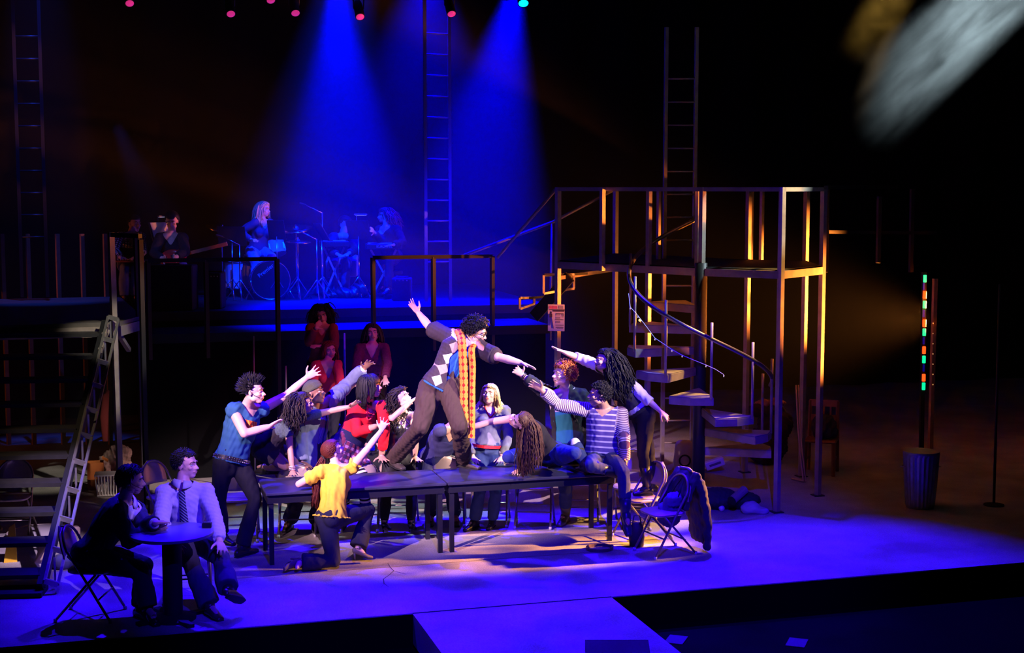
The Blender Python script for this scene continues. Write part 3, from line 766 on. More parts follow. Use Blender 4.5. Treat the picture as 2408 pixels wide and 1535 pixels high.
# joint between the stage and the runway, and the edge of the table's shadow painted as a line
struct(MB().box(((2.6+4.49)/2, YF, -.001), (1.89, .012, .006)), 'trim_1', mat('joint_dark', (.02, .02, .02), .9))
struct(MB().box((3.2, 13.9, .0006), (5.2, .012, .0012)), 'shadow_edge_line', mat('shadow_edge_brown', (.20, .16, .12), .9))

def post(root, p, q, w=.06, m=STEEL, name='post'): return MB().bar(p, q, w, w, A(math.cos(-1.19), math.sin(-1.19), 0) if abs((np.array(q)-np.array(p))[2]) > 1e-3 and abs(nrm(np.array(q)-np.array(p))[2]) > .9 else None).build(name, m, root)
def rail(root, p, q, w=.05, h=.05, m=STEEL, name='rail'): return MB().bar(p, q, w, h).build(name, m, root)

# ------------------------------------------------------------------ scaffold on stage left
DK = 2.85; TOPZ = 3.80
Ap, Bp, Cp, Dp = A(5.73, 17.81, 0), A(6.89, 15.81, 0), A(7.55, 15.05, 0), A(8.45, 15.74, 0)
Hp = atd(1447, 600, 20.7)*A(1, 1, 0); Gp = A(8.21, 17.33, 0); Ep = A(8.81, 16.87, 0)
sca = thing('scaffold_platform', 'tall steel scaffold platform with railed deck above the spiral stair', 'scaffold', (7.0, 16.4, 0))
Z = lambda p, z: A(p[0], p[1], z)
for p in (Ap, Bp, Cp, Dp, Hp, Gp, Ep): post(sca, Z(p, 0), Z(p, TOPZ))
for x, y in ((1416, 618), (1525, 622), (1640, 626)):
    p = atz(x, y, DK); full = x == 1525; post(sca, Z(p, 0 if full else DK-.1), Z(p, TOPZ), .055)
for x, d in ((1765, 19.4), (1548, 19.0), (1790, 19.3), (1640, 20.6)):
    p = atd(x, 600, d); post(sca, Z(p, 2.7), Z(p, TOPZ), .045)
for a, b in ((Ap, Bp), (Bp, Cp), (Cp, Dp), (Dp, Ep), (Ep, Gp), (Gp, Hp), (Ap, Hp)):
    rail(sca, Z(a, TOPZ-.025), Z(b, TOPZ-.025)); rail(sca, Z(a, DK-.06), Z(b, DK-.06), .05, .09, name='edge_beam')
rail(sca, Z(Ap, 2.62), Z(Hp, 2.62), .05, .05, name='brace')
pl = [(Ap, Bp, Gp, Hp), (Bp, Cp, Dp, Ep, Gp)]
for pp in pl:
    MB().prism([(p[0], p[1]) for p in pp], DK-.045, DK).build('deck_panel', BLACKW, sca)
MB().box((0, 0, 0), (.10, .10, .012)).build('tmpx', STEEL).name = 'tmpx'
bpy.data.objects.remove(bpy.data.objects['tmpx'])
for p in (Ap, Bp, Cp, Dp, Hp, Gp, Ep): MB().box((p[0], p[1], .006), (.13, .13, .012)).build('base_plate', DARKST, sca)

# access stair from the low band deck up to the scaffold
acs = thing('access_stair', 'short dark stair rising from band deck to the scaffold', 'stair', (5.4, 18.4, 1.9))
s0, s1 = A(5.10, 18.9, 1.9), A(5.70, 17.95, DK)
for (x0, x1, y0, y1, d) in ((1222, 1256, 700, 726, 19.2), (1278, 1349, 645, 690, 18.9)):
    b = MB(); c = [atd(x0, y0, d), atd(x1, y0, d+.25), atd(x1, y1-12, d+.25), atd(x0, y1, d)]
    for i in range(4): b.bar(c[i], c[(i+1) % 4], .03, .03)
    b.build('tread_frame', STEEL, acs)
    MB().prism([(c[0][0], c[0][1]), (c[1][0], c[1][1]), (c[1][0]+.25, c[1][1]+.15), (c[0][0]+.25, c[0][1]+.15)], c[0][2]-.03, c[0][2]).build('tread', BLACKW, acs)
MB().tube([atd(1170, 605, 19.5), atd(1306, 446, 18.72)], .022, 8).build('handrail', STEEL, acs, True)
MB().tube([atd(1092, 600, 20.4), atd(1300, 522, 20.3), atd(1440, 448, 20.75)], .022, 8).build('handrail', STEEL, acs, True)
MB().tube([atd(1297, 524, 20.3), atd(1295, 690, 20.3), atd(1294, 800, 20.3)], .018, 8).build('newel_post', STEEL, acs, True)
MB().bar(atd(1256, 745, 19.2), atd(1340, 650, 18.9), .04, .16).build('stringer', BLACKW, acs)

# ------------------------------------------------------------------ spiral stair
SC = A(6.89, 15.83, 0); RR = .86
spi = thing('spiral_stair', 'dark spiral stair with wedge treads and curved metal handrail', 'stair', SC)
MB().tube([Z(SC, 0), Z(SC, 2.9)], .075, 16).build('centre_pole', DARKST, spi, True)
treadm = mat('worn_tread', (.20, .17, .15), .6, noise=.5, scale=14, bump=.2)
def spos(ang, r, z): a = math.radians(ang); return SC+r*(math.cos(a)*_r+math.sin(a)*(-_t))+ZUP*z
A0, DA, Z0, DZ = 4.0, -36.0, .67, .245
for i in range(8):
    a0 = A0+DA*i; z = Z0+DZ*i; hw = 17
    poly = [spos(a0-4, .08, 0), spos(a0-hw, RR, 0), spos(a0, RR*1.02, 0), spos(a0+hw, RR, 0), spos(a0+4, .08, 0)]
    b = MB(); b.loft([[p+ZUP*(z-.035) for p in poly], [p+ZUP*z for p in poly]]); t_ = b.build('tread', treadm, spi)
    b = MB(); b.bar(poly[0]+ZUP*(z-.055), poly[1]+ZUP*(z-.055), .012, .085); b.bar(poly[4]+ZUP*(z-.055), poly[3]+ZUP*(z-.055), .012, .085); b.bar(poly[1]+ZUP*(z-.055), poly[2]+ZUP*(z-.055), .012, .085); b.bar(poly[2]+ZUP*(z-.055), poly[3]+ZUP*(z-.055), .012, .085)
    b.build('tread_edge', STEEL, t_)
    pb = spos(a0+hw*.9, RR, 0)
    if i < 7: MB().tube([pb+ZUP*(z-.03), pb+ZUP*(z+.86)], .017, 8).build('baluster', STEEL, spi, True)
hp = [spos(2-275*k/60, RR, 1.42+1.98*k/60) for k in range(61)]
MB().tube(hp, .026, 10).build('handrail', mat('handrail_steel', (.22, .19, .17), .3, .8), spi, True)

# ------------------------------------------------------------------ band decks
def deck(name, label, poly, z, th=.12, dm=None):
    t = thing(name, label, 'platform', (poly[0][0], poly[0][1], 0)); 
    MB().prism(poly, z-th, z).build('deck_top', dm or mat('deck_grey', (.022, .021, .022), .65, noise=.4, scale=6, bump=.2), t)
    inset = [(x, y) for x, y in poly]
    MB().prism([(poly[0][0]+.02, poly[0][1]+.12), (poly[1][0]-.02, poly[1][1]+.12), (poly[2][0]-.02, poly[2][1]), (poly[3][0]+.02, poly[3][1])], 0, z-th).build('skirt', mat('black_skirting', (.004, .004, .005), .95, spec=.05), t)
    return t
lowd = deck('band_step', 'low dark deck running in front of the band platform', [(.50, 18.85), (5.9, 18.70), (5.9, 19.80), (.50, 19.80)], 1.92, dm=mat('step_dark', (.010, .0095, .010), .7, noise=.4, scale=6))
upd = deck('band_platform', 'high dark band platform lit blue behind the actors', [(.50, 19.82), (6.2, 19.72), (6.2, 24.3), (.50, 24.3)], 2.12)
gr = thing('guard_rail', 'dark red pipe railing along the band deck front', 'railing', (2.5, 18.85, 1.92))
RT = 2.87
def gp(x, d=18.78, y=640): p = atd(x, y, d); return A(p[0], 18.80, 0)
rp = mat('rail_brown', (.010, .005, .008), .7, 0, noise=.3, scale=10)
for x in (345, 480, 650): post(gr, Z(gp(x), 0 if x == 650 else 1.6), Z(gp(x), RT), .05, rp)
for x in (872, 1022, 1172): post(gr, Z(gp(x, 19.2), 1.6), Z(gp(x, 19.2), RT), .05, rp)
rail(gr, Z(gp(345), RT), Z(gp(650), RT), .05, .05, rp); rail(gr, Z(gp(872, 19.2), RT), Z(gp(1172, 19.2), RT), .05, .05, rp)
# props standing under the band deck
for x, y0, y1, d in ((596, 790, 880, 18.5), (810, 783, 850, 18.6), (672, 860, 930, 17.6)):
    t = thing('prop_pole', 'thin pole leaning in the dark below the band deck at x', 'pole', atd(x, y1, d)*A(1, 1, 0))
    MB().tube([atd(x, y1, d)*A(1, 1, 0), atd(x, y0, d)], .012, 6).build('shaft', STEEL, t, True)
    t['label'] = {596: 'thin pole below the band deck behind the spiky haired man', 810: 'thin pole below the band deck between the watching women', 672: 'short pole standing behind the man in the beanie'}[x]

# ------------------------------------------------------------------ left stair and platform
plz = 2.2
lp = thing('side_platform', 'high side platform with posts at the top of the left stair', 'platform', (-.5, 18, 0))
poly = [(-4, 17.45), (.18, 17.65), (.47, 18.45), (.25, 21.8), (-4, 21.8)]
MB().prism(poly, plz-.05, plz).build('deck_panel', mat('deck_wood', (.12, .10, .085), .7, noise=.4, scale=7), lp)
for i in range(4): MB().bar(A(*poly[i], plz-.11), A(*poly[i+1], plz-.11), .05, .12).build('edge_beam', STEEL, lp)
post(lp, A(.15, 17.62, 0), A(.12, 17.62, 3.27), .062); post(lp, A(.44, 17.07, 0), A(.44, 17.07, 3.2), .05, BLACKW); post(lp, A(.44, 18.40, 0), A(.42, 18.40, 3.2), .05, DARKST)
rail(lp, A(.12, 17.62, 3.24), A(.44, 17.07, 3.24), .05, .05, DARKST); rail(lp, A(.30, 18.2, 0.0)+A(0, 0, plz-.4), A(.15, 17.66, plz-.10), .05, .05, name='brace')
for x in (6, 66, 136, 194, 248):
    p = atd(x, 600, 21.0)*A(1, 1, 0); post(lp, p, Z(p, 3.12), .055, mat('rust_wood', (.34, .20, .11), .7, noise=.4, scale=10))
s0, s1 = A(-.59, 13.87, 0), A(.06, 17.51, 2.16)
ls = thing('open_stair', 'black open tread stair with welded ladder-like side rail at left', 'stair', s0)
dS = nrm((s1-s0)*A(1, 1, 0)); side = A(dS[1], -dS[0], 0)           # to the right of someone going up
off = side*.12
MB().bar(s0+ZUP*.02-side*.04, s1-side*.04, .05, .20).build('stringer', BLACKW, ls)
ov = -side*2.2
MB().bar(s0+ov, s1+ov, .05, .20).build('stringer', BLACKW, ls)
tm = mat('tube_steel', (.46, .42, .38), .32, .8, noise=.25, scale=12)
for o_ in (A(0, 0, .12), off+A(0, 0, .08)): MB().bar(s0+o_, s1+o_, .026, .026).build('chord', tm, ls)
nT = 10
for i in range(nT+1):
    c = lerp(s0, s1, i/nT); 
    MB().bar(c+ZUP*.12, c+off+ZUP*.08, .03, .05).build('tie', tm, ls)
    if i: MB().bar(lerp(s0, s1, (i-.55)/nT)+off*.5+ZUP*(-.02), lerp(s0, s1, (i-.55)/nT)+off*.5+ZUP*.20, .02, .02).build('tie', tm, ls)
for i in range(nT):
    c = lerp(s0, s1, (i+.5)/nT); ctr = c-side*1.1
    MB().box(ctr+ZUP*.04, (2.1, .28, .04), (side, dS, ZUP)).build('tread', mat('tread_black', (.028, .026, .027), .5, noise=.4, scale=10, bump=.2), ls)
MB().bar(s0+ZUP*.02, s0-side*2.2+ZUP*.02, .30, .05).build('foot_plate', BLACKW, ls)
for k in (.93, 1.0):
    MB().bar(lerp(s0, s1, k)-side*.02+ZUP*.02, lerp(s0, s1, k-.08)+side*.0+ZUP*.1, .05, .05).build('bracket', STEEL, ls)

# ------------------------------------------------------------------ hanging ladders
def ladder(label, pL, pR, zb, zt, zr, dz, n, m):
    t = thing('ladder', label, 'ladder', Z(pL, zb), 'tall ladders at the back of the stage')
    for p in (pL, pR): MB().bar(Z(p, zb), Z(p, zt), .045, .045).build('side_rail', m, t)
    for i in range(n): MB().tube([Z(pL, zr+dz*i), Z(pR, zr+dz*i)], .014, 6).build('rung', m, t, True)
    return t
lm = mat('ladder_metal', (.11, .105, .11), .4, .5)
ladder('tall ladder in the blue haze behind the keyboard player', atd(1001, 500, 21.0), atd(1058, 500, 21.2), 2.12, 6.5, 2.70, .302, 12, lm)
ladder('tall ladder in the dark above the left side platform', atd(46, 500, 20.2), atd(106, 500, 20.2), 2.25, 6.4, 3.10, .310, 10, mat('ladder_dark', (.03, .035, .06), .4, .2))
ladder('tall dim ladder standing behind the scaffold', atd(1562, 600, 19.2), atd(1632, 600, 19.2), 0, 5.9, .35, .305, 17, STEEL)
# ------------------------------------------------------------------ tables
tabm = mat('table_top', (.030, .029, .058), .42, noise=.6, scale=7, bump=.12); tabl = mat('table_metal', (.018, .017, .024), .4, .4)
def long_table(x0, x1, label):
    t = thing('long_table', label, 'table', ((x0+x1)/2, 14.62, 0)); y0, y1 = 14.27, 14.97
    MB().box(((x0+x1)/2, (y0+y1)/2, .735), (x1-x0-.006, y1-y0+.05, .03), None, .006).build('tabletop', tabm, t)
    b = MB(); 
    for y in (y0+.03, y1-.03): b = MB(); b.bar((x0+.02, y, .675), (x1-.02, y, .675), .03, .085); b.build('apron', tabl, t)
    for x in (x0+.035, x1-.035): b = MB(); b.bar((x, y0+.04, .675), (x, y1-.04, .675), .03, .085); b.build('apron', tabl, t)
    for x in (x0+.06, x1-.06):
        for y in (y0+.05, y1-.05): MB().box((x, y, .325), (.045, .045, .65)).build('leg', tabl, t)
    return t
long_table(1.52, 3.385, 'long dark table, left one of two pushed together'); long_table(3.39, 5.26, 'long dark table, right one of two pushed together')
ct = thing('round_table', 'small round pedestal table between the suited man and the tie man', 'table', (.53, 12.72, 0))
q0 = (.53, 12.72)
MB().lathe([(.355, .755), (.368, .762), (.370, .775), (.366, .785), (.355, .788)], (*q0, 0), n=48).build('tabletop', mat('cafe_top', (.16, .15, .24), .35, noise=.2), ct, 'auto')
MB().lathe([(.085, .03), (.085, .70), (.16, .72), (.17, .755)], (*q0, 0), n=24).build('column', BLACKW, ct, 'auto')
b = MB()
for k in range(4): a = k*PI/2+.4; b.bar(A(q0[0], q0[1], .02), A(q0[0]+.34*math.cos(a), q0[1]+.34*math.sin(a), .015), .07, .03)
b.lathe([(.20, 0.0), (.20, .02), (.10, .05)], (*q0, 0)); b.build('base', BLACKW, ct)
p = atz(487, 1240, .788); cb = thing('small_box', 'small black box lying on the round table', 'box', p)
MB().box(p+ZUP*.022, (.085, .055, .044), (_r, -_t, ZUP), .006).build('case', mat('box_black', (.01, .01, .012), .3), cb); MB().box(p+ZUP*.047, (.06, .035, .006), (_r, -_t, ZUP)).build('lid', mat('box_lid', (.05, .05, .06), .3), cb)

# ------------------------------------------------------------------ folding chairs
fc_m = mat('chair_beige', (.46, .36, .27), .38, .25, noise=.15, scale=10); fc_f = mat('chair_frame', (.26, .21, .17), .35, .6)
def folding_chair():
    t = thing('folding_chair', 'x', 'chair', (0, 0, 0), 'steel folding chairs')
    b = MB(); n = 20; rings = []
    for z, k in ((.425, .94), (.435, 1.0), (.448, 1.0), (.455, .95)):
        rr = []
        for i in range(n):
            a = 2*PI*i/n; cx, cy = math.cos(a), math.sin(a); e = .5
            rr.append(A((.205-.02*(cy < 0)*abs(cy))*k*np.sign(cx)*abs(cx)**e, .02+.20*k*np.sign(cy)*abs(cy)**e, z))
        rings.append(rr)
    b.loft(rings); b.build('seat', fc_m, t, 'auto')
    b = MB(); rows = []
    for j in range(8):
        v = j/7; z = .56+.25*v; w = .19*(1-.0*v) if v < .35 else .19*math.sqrt(max(.02, 1-((v-.35)/.66)**2)); y0 = -.135-.26*(z-.44)
        rows.append([A(w*(u/6*2-1), y0-.045*(1-(u/6*2-1)**2)*1.0, z) for u in range(7)])
    vs = []; th = A(0, -.012, 0)
    for off in (A(0, 0, 0), th): vs += [p+off for r in rows for p in r]
    fs = []; nn = 56
    for j in range(7):
        for u in range(6): i0 = j*7+u; fs.append((i0, i0+1, i0+8, i0+7)); fs.append((nn+i0, nn+i0+7, nn+i0+8, nn+i0+1))
    edge = [j for j in range(7)]+[6+7*k for k in range(1, 8)]+[55-k for k in range(1, 7)]+[49-7*k for k in range(1, 8)]
    for a_, c_ in zip(edge, edge[1:]): fs.append((a_, nn+a_, nn+c_, c_))
    b.add(vs, fs); b.build('backrest', fc_m, t, True)
    b = MB()
    pts = [A(.215, .225, .02), A(.205, .0, .40), A(.192, -.14, .62)]
    arc = [A(.195*math.cos(a), -.14-.26*(.62+.19*math.sin(a)-.60)-.02*math.sin(a), .62+.195*math.sin(a)) for a in np.linspace(.05, PI-.05, 13)]
    b.tube(pts+arc+[A(-q[0], q[1], q[2]) for q in pts[::-1]], .0125, 8); b.build('back_frame', fc_f, t, True)
    for k in (-1, 1):
        MB().tube([A(k*.185, .10, .425), A(k*.195, -.10, .20), A(k*.20, -.26, .02)], .0115, 8).build('leg', fc_f, t, True)
        for p in (A(k*.215, .228, .013), A(k*.20, -.264, .013)): MB().tube([p-ZUP*.013, p+ZUP*.02], .017, 8).build('foot_cap', mat('cap_grey', (.5, .48, .46), .6), t, True)
    for y, z in ((.118, .20), (-.135, .17)): MB().tube([A(-.205, y, z), A(.205, y, z)], .008, 6).build('stretcher', fc_f, t, True)
    return t
fc0 = folding_chair(); fcn = [0]
def chair(x, y, face, label, z=.45, D=None):
    p = atz(x, y, z) if D is None else atd(x, y, D); v = level(face); rz = math.atan2(v[1], v[0])-PI/2
    loc = (p[0], p[1], 0)
    if fcn[0] == 0:
        fc0.location = loc; fc0.rotation_euler = (0, 0, rz); fc0['label'] = label; fcn[0] = 1; return fc0
    return dup(fc0, loc, rz, label)
chair(1562, 1200, -65, 'folding chair with a dark jacket hung on its back')
chair(1508, 1168, -60, 'folding chair under the boots of the woman in pale sleeves')
chair(1486, 1140, -10, 'folding chair with lilac lit back behind the standing woman')
chair(1256, 1140, 175, 'empty folding chair behind the table below the reclining woman')
chair(1366, 1130, 176, 'folding chair behind the table by the olive boot')
chair(1152, 1136, 178, 'folding chair behind the table at the blonde woman')
chair(1050, 1136, 182, 'folding chair behind the two middle table legs')
chair(935, 1142, 180, 'folding chair behind the table at the heeled boots')
chair(850, 1146, 180, 'folding chair behind the table at the striped stockings')
chair(700, 1156, 185, 'folding chair behind the table at the lace-up boots')
chair(560, 1168, 190, 'folding chair behind the spiky haired man')
chair(214, 1320, 88, 'folding chair holding the man in the dark suit', D=12.72)
chair(440, 1290, 12, 'folding chair holding the man with the tie', D=13.32)
chair(392, 1165, 60, 'cream folding chair behind the shoulder of the tie man')
chair(28, 1165, 5, 'tan folding chair standing behind the open stair')

# jacket hung on the chair back
pj = atz(1604, 1180, .45); v = level(-65); sx = left_of(-65)
jk = thing('jacket', 'dark jacket draped over the back of the front folding chair', 'jacket', (pj[0], pj[1], .3))
c = A(*atz(1562, 1200, .45)[:2], 0)-v*.24; jm = mat('jacket_brown', (.055, .042, .045), .9, noise=.3, scale=18, bump=.3)
def flap(secs): b.sweep([(c+sx*x+v*y+ZUP*z, sx, v, w, d) for x, y, z, w, d in secs], 20)
b = MB()
flap([(.0, -.19, .10, .17, .030), (.02, -.17, .30, .21, .035), (0, -.13, .55, .24, .035), (0, -.09, .74, .25, .035), (0, -.05, .83, .23, .035)])       # hangs behind
flap([(0, .06, .48, .20, .022), (0, .04, .62, .22, .025), (0, .0, .76, .23, .03), (0, -.03, .83, .22, .03)])                                      # folds over the top
flap([(.20, -.16, .06, .045, .035), (.235, -.15, .26, .055, .04), (.24, -.11, .50, .06, .045), (.21, -.06, .76, .065, .05)])                      # sleeves
flap([(-.27, .10, .34, .04, .035), (-.27, .10, .50, .05, .04), (-.23, .04, .66, .06, .04), (-.19, -.03, .80, .06, .05)])
co, q = remesh(b, .012, 4); n_ = vnormals(co, q); co = co+n_*(wob(co*A(1, 1, .5), 34, 5)*.012)[:, None]; co[:, 2] = np.maximum(co[:, 2], .012)
link_mesh('shell_cloth', np_mesh('shell_cloth', co-org(jk), q), jm, jk)
b = MB(); b.tube([c+sx*k+v*(-.02-.03*(1-abs(k)/.10))+ZUP*(.865-.25*k*k) for k in np.linspace(-.10, .10, 9)], [.018]*9, 8, round_=True); b.build('collar', mat('jacket_collar', (.16, .12, .10), .9, noise=.3, scale=18), jk, True)
bg = thing('shoulder_bag', 'small crumpled violet bag hanging on the jacket chair', 'bag', c+ZUP*.3+v*.1)
b = MB(); b.ell(c+v*.15+ZUP*.40-sx*.05, [.13, .10, .15]); b.ell(c+v*.12+ZUP*.55, [.11, .08, .08]); co, q = remesh(b, .014, 4); n_ = vnormals(co, q); co = co+n_*(wob(co, 40, 8)*.016)[:, None]
link_mesh('pouch', np_mesh('pouch', co-org(bg), q), mat('bag_violet', (.16, .13, .2), .8, noise=.3), bg)
MB().tube([c+v*.12+ZUP*.6-sx*.08, c+ZUP*.84-v*.02, c+v*.12+ZUP*.6+sx*.08], .008, 6).build('strap', mat('strap_dark', (.03, .03, .04), .6), bg, True)
# belt loop and block by the front chair
p = atz(1410, 1292, 0); bl = thing('belt_loop', 'leather belt coiled on the floor by the striped man', 'belt', p)
b = MB(); k = 24; rg = []
for i in range(k+1):
    a = 2*PI*i/k*.93; e = A(math.cos(a), math.sin(a), 0); cc = p+A(e[0]*.14, e[1]*.12, 0); rg.append([cc+ZUP*.002, cc+e*.006+ZUP*.002, cc+e*.006+ZUP*.034, cc+ZUP*.034])
b.loft(rg); b.build('strap', mat('belt_leather', (.10, .06, .05), .4), bl); MB().box(p+A(.14, 0, .02), (.012, .05, .045)).build('buckle', mat('buckle', (.6, .58, .55), .3, .9), bl)
p = atz(1497, 1284, 0); bx = thing('handbag', 'dark upright handbag standing in front of the front chair', 'bag', p)
b = MB(); b.sweep([(p+ZUP*.0, _r, _t, .075, .05), (p+ZUP*.10, _r, _t, .085, .055), (p+ZUP*.20, _r, _t, .075, .04), (p+ZUP*.24, _r, _t, .055, .02)], 20, round0=False); b.build('body', mat('bag_brown', (.035, .022, .02), .5, bump=.3), bx, True)
MB().tube([p+_r*.05+ZUP*.22, p+_r*.03+ZUP*.33, p-_r*.03+ZUP*.33, p-_r*.05+ZUP*.22], .007, 6).build('strap', mat('strap_dark', (.03, .03, .04), .6), bx, True)
# boots' friend: monitor wedge on the runway, tape marks
p = atz(1452, 1541, -.004); mw = thing('monitor_wedge', 'low black wedge on the runway at the bottom edge', 'speaker', p)
b = MB(); b.loft([[p+_r*sx_*.26+A(0, 0, 0)+(-_t)*y+ZUP*z for y, z in ((-.2, 0), (.1, 0), (.1, .10), (-.12, .03))] for sx_ in (-1, 1)]); b.build('cabinet', BLACKW, mw)
for (x, y), lb in (((1590, 1505), 'pale paper sheet lying in the black pit near the runway'), ((1874, 1512), 'pale paper sheet lying in the black pit, farther from the runway')):
    p = atz(x, y, -.31); s_ = thing('paper_sheet', lb, 'paper', p, 'paper sheets in the pit'); 
    MB().box(p+ZUP*.006, (.17, .24, .006), (rot(_r, ZUP, -20), rot(-_t, ZUP, -20), ZUP)).build('page', mat('paper', (.045, .045, .05), .8), s_)

# ------------------------------------------------------------------ poster, strip lights, fairy lights
p = atd(1308, 747, 18.52); po = thing('poster', 'small printed flyer hung on the scaffold post', 'poster', p)
wv = nrm(_r+_t*.12); nv_ = np.cross(wv, ZUP); nv_ = nv_ if nv_ @ _t > 0 else -nv_
MB().box(p, (.215, .008, .345), (wv, nv_, ZUP)).build('sheet', mat('flyer_paper', (.62, .55, .60), .7), po)
def mark(nm, x, z, w, h, m): MB().box(p+wv*x+ZUP*z+nv_*.0055, (w, .002, h), (wv, nv_, ZUP)).build(nm, m, po)
inkm = mat('flyer_ink', (.05, .03, .08), .8); pk = mat('flyer_pink', (.55, .10, .25), .8); gy = mat('flyer_grey', (.30, .27, .33), .8)
for i, (x, w, m_) in enumerate(((-.07, .045, pk), (-.015, .055, pk), (.06, .06, gy))): mark('heading', x, .135, w, .036, m_)
mark('title_bar', .01, .103, .20, .012, inkm); mark('title_bar', .03, .088, .15, .018, inkm)
for z, w, x in ((.055, .10, .045), (.045, .04, .08), (.028, .035, .085), (.012, .03, .085), (-.025, .11, .04), (-.095, .11, .045), (-.122, .10, .045), (-.135, .08, .05)): mark('text_line', x, z, w, .006, inkm)
for z, h in ((.04, .022), (.0, .024), (-.055, .03)): mark('text_block', .025, z, .055, h, gy)
b = MB(); fx = p+wv*-.068+nv_*.0055
b.ell(fx+ZUP*.068, [.013, .002, .016], (wv, nv_, ZUP), 12, 8); b.box(fx+ZUP*.03, (.034, .002, .045), (wv, nv_, ZUP)); b.bar(fx+ZUP*.01-wv*.01, fx-ZUP*.10-wv*.012, .003, .014, nv_); b.bar(fx+ZUP*.01+wv*.01, fx-ZUP*.14+wv*.035, .003, .014, nv_); b.bar(fx+ZUP*.045-wv*.02, fx+ZUP*.0-wv*.026, .003, .009, nv_)
b.build('figure', inkm, po)
ld = thing('light_strip', 'upright strip of red and green lamps in the dark at right', 'light', atd(2172, 950, 20)*A(1, 1, 0))
MB().bar(atd(2173, 640, 20.03), atd(2169, 975, 20.03)*A(1, 1, 0), .06, .04).build('channel', BLACKW, ld)
for i, (y, red) in enumerate(((655, 0), (693, 1), (716, 0), (760, 1), (781, 0), (823, 1), (845, 0), (888, 1), (908, 0))):
    q_ = atd(2175-.012*(y-655), y, 19.98); em = mat('lamp_red', (.9, .1, .02), .4, emit=(1, .055, .006), es=2.6) if red else mat('lamp_green', (.05, .8, .4), .4, emit=(.0, .75, .28), es=1.3)
    MB().box(q_, (.045, .03, .105), (_r, -_t, ZUP), .006).build('lamp', em, ld)
for k in range(4): q_ = atd(2172, 673+64*k, 19.99); MB().box(q_, (.02, .03, .10), (_r, -_t, ZUP)).build('blue_lamp', mat('lamp_blue', (.02, .02, .5), .4, emit=(.0, .0, .5), es=.25), ld)
fw = thing('string_lights', 'thin string of fairy lights looped on the spiral stair', 'lights', spos(180, RR, 1.8))
wp_ = [(1478, 690, 16.2), (1482, 722, 16.1), (1500, 742, 16.05), (1520, 768, 16.0), (1540, 795, 15.98), (1560, 808, 15.95), (1580, 822, 15.94), (1604, 835, 15.93), (1630, 846, 15.95), (1660, 858, 16.0), (1682, 868, 16.05), (1702, 881, 16.1)]
W_ = [atd(*q) for q in wp_]; MB().tube(W_, .004, 5).build('wire', mat('wire_pale', (.55, .50, .45), .5), fw)
for i in (1, 2, 4, 6, 7, 9, 11): MB().ell(W_[i]-ZUP*.014, [.007, .007, .012], None, 8, 6).build('bulb', mat('bulb_clear', (.8, .75, .65), .2, emit=(1, .75, .45), es=.5), fw, True)
for (x, y, d, lb) in ((1505, 753, 17.2, 'tiny warm lamp glowing beside the spiral handrail'), ):
    p = atd(x, y, d); t = thing('pilot_lamp', lb, 'lamp', p); MB().ell(p, .018, None, 10, 8).build('bulb', mat('bulb_warm', (1, .7, .3), .3, emit=(1, .55, .15), es=3), t, True); MB().tube([p-ZUP*.03, p-ZUP*.01], .012, 8).build('socket', BLACKW, t)

# ------------------------------------------------------------------ stage right-hand clutter (house right)
p = atz(2163, 1192, 0); tc = thing('trash_can', 'galvanized fluted trash can standing in the dark at right', 'trash can', p)
rg = []
for z, r in ((0.0, .16), (.03, .165), (.34, .19), (.62, .205), (.66, .215), (.68, .212)):
    rg.append([p+ZUP*z+(r+(.006 if 0 < z < .65 and i % 2 else 0))*A(math.cos(2*PI*i/48), math.sin(2*PI*i/48), 0) for i in range(48)])
MB().loft(rg).build('can', mat('galvanised', (.24, .25, .28), .4, .7, noise=.3, scale=14), tc)
for k in (-1, 1): MB().tube([p+_r*k*.205+_t*-.05+ZUP*.5, p+_r*k*.24+ZUP*.49, p+_r*k*.205+_t*.05+ZUP*.5], .008, 6).build('handle', STEEL, tc, True)
wm = mat('chair_wood', (.22, .08, .03), .5, noise=.4, scale=12)
p = atz(1930, 1112, 0); wc = thing('wooden_chair', 'old wooden chair holding a dark bag behind the scaffold', 'chair', p); fv = level(-20); sv = left_of(-20)
for a_, b_, h in ((-1, -1, .95), (1, -1, .95), (-1, 1, .44), (1, 1, .44)): MB().bar(p+sv*a_*.19+fv*b_*.19, p+sv*a_*.18+fv*b_*.18+ZUP*h, .035, .035).build('leg', wm, wc)
MB().box(p+ZUP*.45, (.42, .42, .03), (sv, fv, ZUP), .01).build('seat', wm, wc)
for z in (.92, .72): MB().box(p-fv*.18+ZUP*z, (.38, .02, .09), (sv, fv, ZUP)).build('back_rail', wm, wc)
for k in (-.09, 0, .09): MB().box(p-fv*.18+sv*k+ZUP*.7, (.025, .015, .44), (sv, fv, ZUP)).build('back_slat', wm, wc)
for k in (-1, 1): MB().bar(p+sv*k*.18-fv*.18+ZUP*.2, p+sv*k*.18+fv*.18+ZUP*.2, .02, .02).build('stretcher', wm, wc)
def blob(name, label, cat, p, ells, m, seed, amp=.02, vox=.016, pn='cloth', parent_z=None):
    t = thing(name, label, cat, p); b = MB()
    for o_, r_ in ells: b.ell(np.array(p)+o_[0]*_r+o_[1]*_t+o_[2]*ZUP, r_, (_r, _t, ZUP))
    co, q = remesh(b, vox, 5); n_ = vnormals(co, q); co = co+n_*(wob(co, 22, seed)*amp)[:, None]; co[:, 2] = np.maximum(co[:, 2], p[2]+.001)
    link_mesh(pn, np_mesh(pn, co-org(t), q), m, t); return t
blob('rucksack', 'dark rucksack slumped on the wooden chair', 'bag', p+ZUP*.466, [((.02, .0, .16), (.17, .13, .18)), ((.10, .05, .10), (.10, .08, .10))], mat('bag_dark', (.03, .022, .02), .7, bump=.3), 3)
